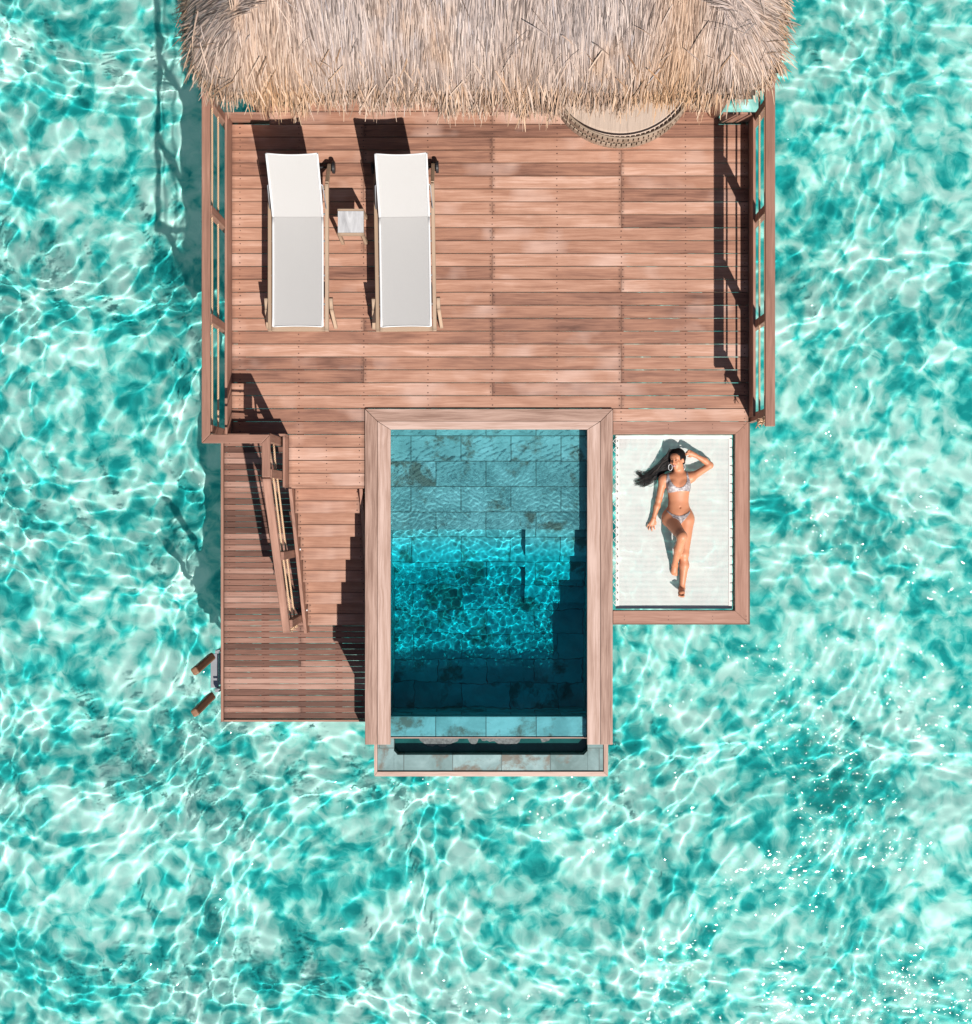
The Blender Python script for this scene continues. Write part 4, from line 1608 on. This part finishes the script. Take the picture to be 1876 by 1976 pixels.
for i in range(300):
    a = rh.random()
    q = rh.random() ** .8
    # root on the far side of the head, sweep out over the net
    rx, ry = 515 + rh.uniform(-14, 40), 350 + 175 * a + rh.uniform(-8, 8)
    p0 = Vector(C(rx + 25, ry - 20 * (1 - a), .17 - .07 * a))
    p1 = Vector(C(478 + rh.uniform(-18, 14) + 10 * a, 420 + 105 * a + rh.uniform(-10, 10), .10 - .03 * a + rh.uniform(-.02, .02)))
    b_ = a + rh.gauss(0, .16)
    p2 = Vector(C(405 + rh.uniform(-22, 25), 505 + 75 * b_ + rh.uniform(-8, 8), .045 + rh.uniform(-.02, .03)))
    p3 = Vector(C(335 + rh.uniform(-25, 30) - 10 * b_, 545 + 85 * b_ + rh.gauss(0, 12), .022 + rh.uniform(-.008, .02)))
    L_ = rh.random()
    if q > .35:
        e = rh.choice(((238, 528), (245, 545), (225, 610), (232, 632), (240, 645), (300, 660), (270, 650), (300, 560)))
        p4 = Vector(C(e[0] + rh.gauss(0, 14), e[1] + rh.gauss(0, 9), .014 + rh.uniform(-.004, .012)))
        path = [p0, p1, p2, p3, p4]
    else:
        path = [p0, p1, p2, p3]
    pts = bez(path, 14)
    r0 = rh.uniform(.0016, .0040)
    hm.tube(pts, [r0 * (1 - .75 * (j_ / 14) ** 1.5) for j_ in range(15)], 4, 0, True, True)
for i in range(120):     # strands combed over the crown
    a = rh.uniform(-1.0, 1.0)
    pts = []
    for j_ in range(9):
        t = j_ / 8
        ang = -1.15 + 2.2 * t
        r_ = .088 + .004 * rh.random()
        pts.append(Vector(H(math.sin(a * 1.1) * .070 * (1 - .2 * t) - .03 * t, .032 + .085 * math.cos(ang) * math.cos(a * .8), -.022 + .098 * -math.sin(ang) * .9)))
    hm.tube(pts, .003, 4)
hm.build('hair_strands', HAIR, who)

# face details


def patch(name, mat, cs, r):
    m = MB()
    m.tube([Vector(H(*c)) for c in cs], r, 8)
    return m.build(name, mat, who)


for s in (-1, 1):
    patch('eyebrow', LASH, [(s * .014, .026, .086), (s * .028, .031, .083), (s * .043, .026, .072)], [.002, .0032, .0016])
    patch('eyelashes', LASH, [(s * .017, .006, .085), (s * .029, .002, .0875), (s * .042, .006, .079)], [.0014, .0034, .0018])
patch('lips', LIPS, [(-.022, -.054, .083), (-.010, -.051, .091), (0, -.0515, .093), (.010, -.051, .091), (.022, -.054, .083)], [.002, .0042, .0038, .0042, .002])
patch('lips', LIPS, [(-.021, -.056, .083), (-.010, -.064, .089), (0, -.066, .091), (.010, -.064, .089), (.021, -.056, .083)], [.002, .0042, .0048, .0042, .002])
patch('teeth', TEETH, [(-.016, -.056, .088), (0, -.058, .0935), (.016, -.056, .088)], [.002, .0038, .002])
for (cx, cy, z, rw, yaw2) in ((534, 492, .165, .027, .5), (647, 490, .13, .026, .35)):
    m = MB(); c0 = C(cx, cy, z)
    ring = [c0 + Vector((math.cos(a) * rw * .72, math.sin(a) * rw * 1.32, math.cos(a) * rw * yaw2)) for a in [2 * math.pi * i / 28 for i in range(29)]]
    m.tube(ring, .0029, 8, 0, False); m.build('earring', EARR, who)

# ------------------------------------------------------------------ light, sky, camera
sd = Vector((.379, -.759, 1.0)).normalized()
sun = bpy.data.lights.new('sun', 'SUN'); sun.energy = 5.0; sun.angle = math.radians(.53); sun.color = (1, .955, .90)
sun.cycles.is_caustics_light = True
so = bpy.data.objects.new('sun', sun); COL.objects.link(so)
so.rotation_euler = sd.to_track_quat('Z', 'Y').to_euler(); so.location = sd * 40
w = bpy.data.worlds.new('World'); S.world = w; w.use_nodes = True
bg = w.node_tree.nodes['Background']; bg.inputs[1].default_value = .05
sk = w.node_tree.nodes.new('ShaderNodeTexSky'); sk.sky_type = 'NISHITA'; sk.sun_disc = False
sk.sun_elevation = math.asin(sd.z); sk.sun_rotation = math.atan2(sd.x, sd.y)
w.node_tree.links.new(sk.outputs[0], bg.inputs[0])

cam = bpy.data.cameras.new('camera'); co = bpy.data.objects.new('camera', cam); COL.objects.link(co)
co.location = (0, 0, CAMH); cam.sensor_fit = 'HORIZONTAL'
cam.angle = 2 * math.atan((1876 / PX / 2) / CAMH)
cam.clip_end = 1500
S.camera = co
S.view_settings.view_transform = 'Standard'
S.view_settings.look = 'None'
S.view_settings.exposure = .40
S.cycles.max_bounces = 10
S.cycles.use_denoising = True
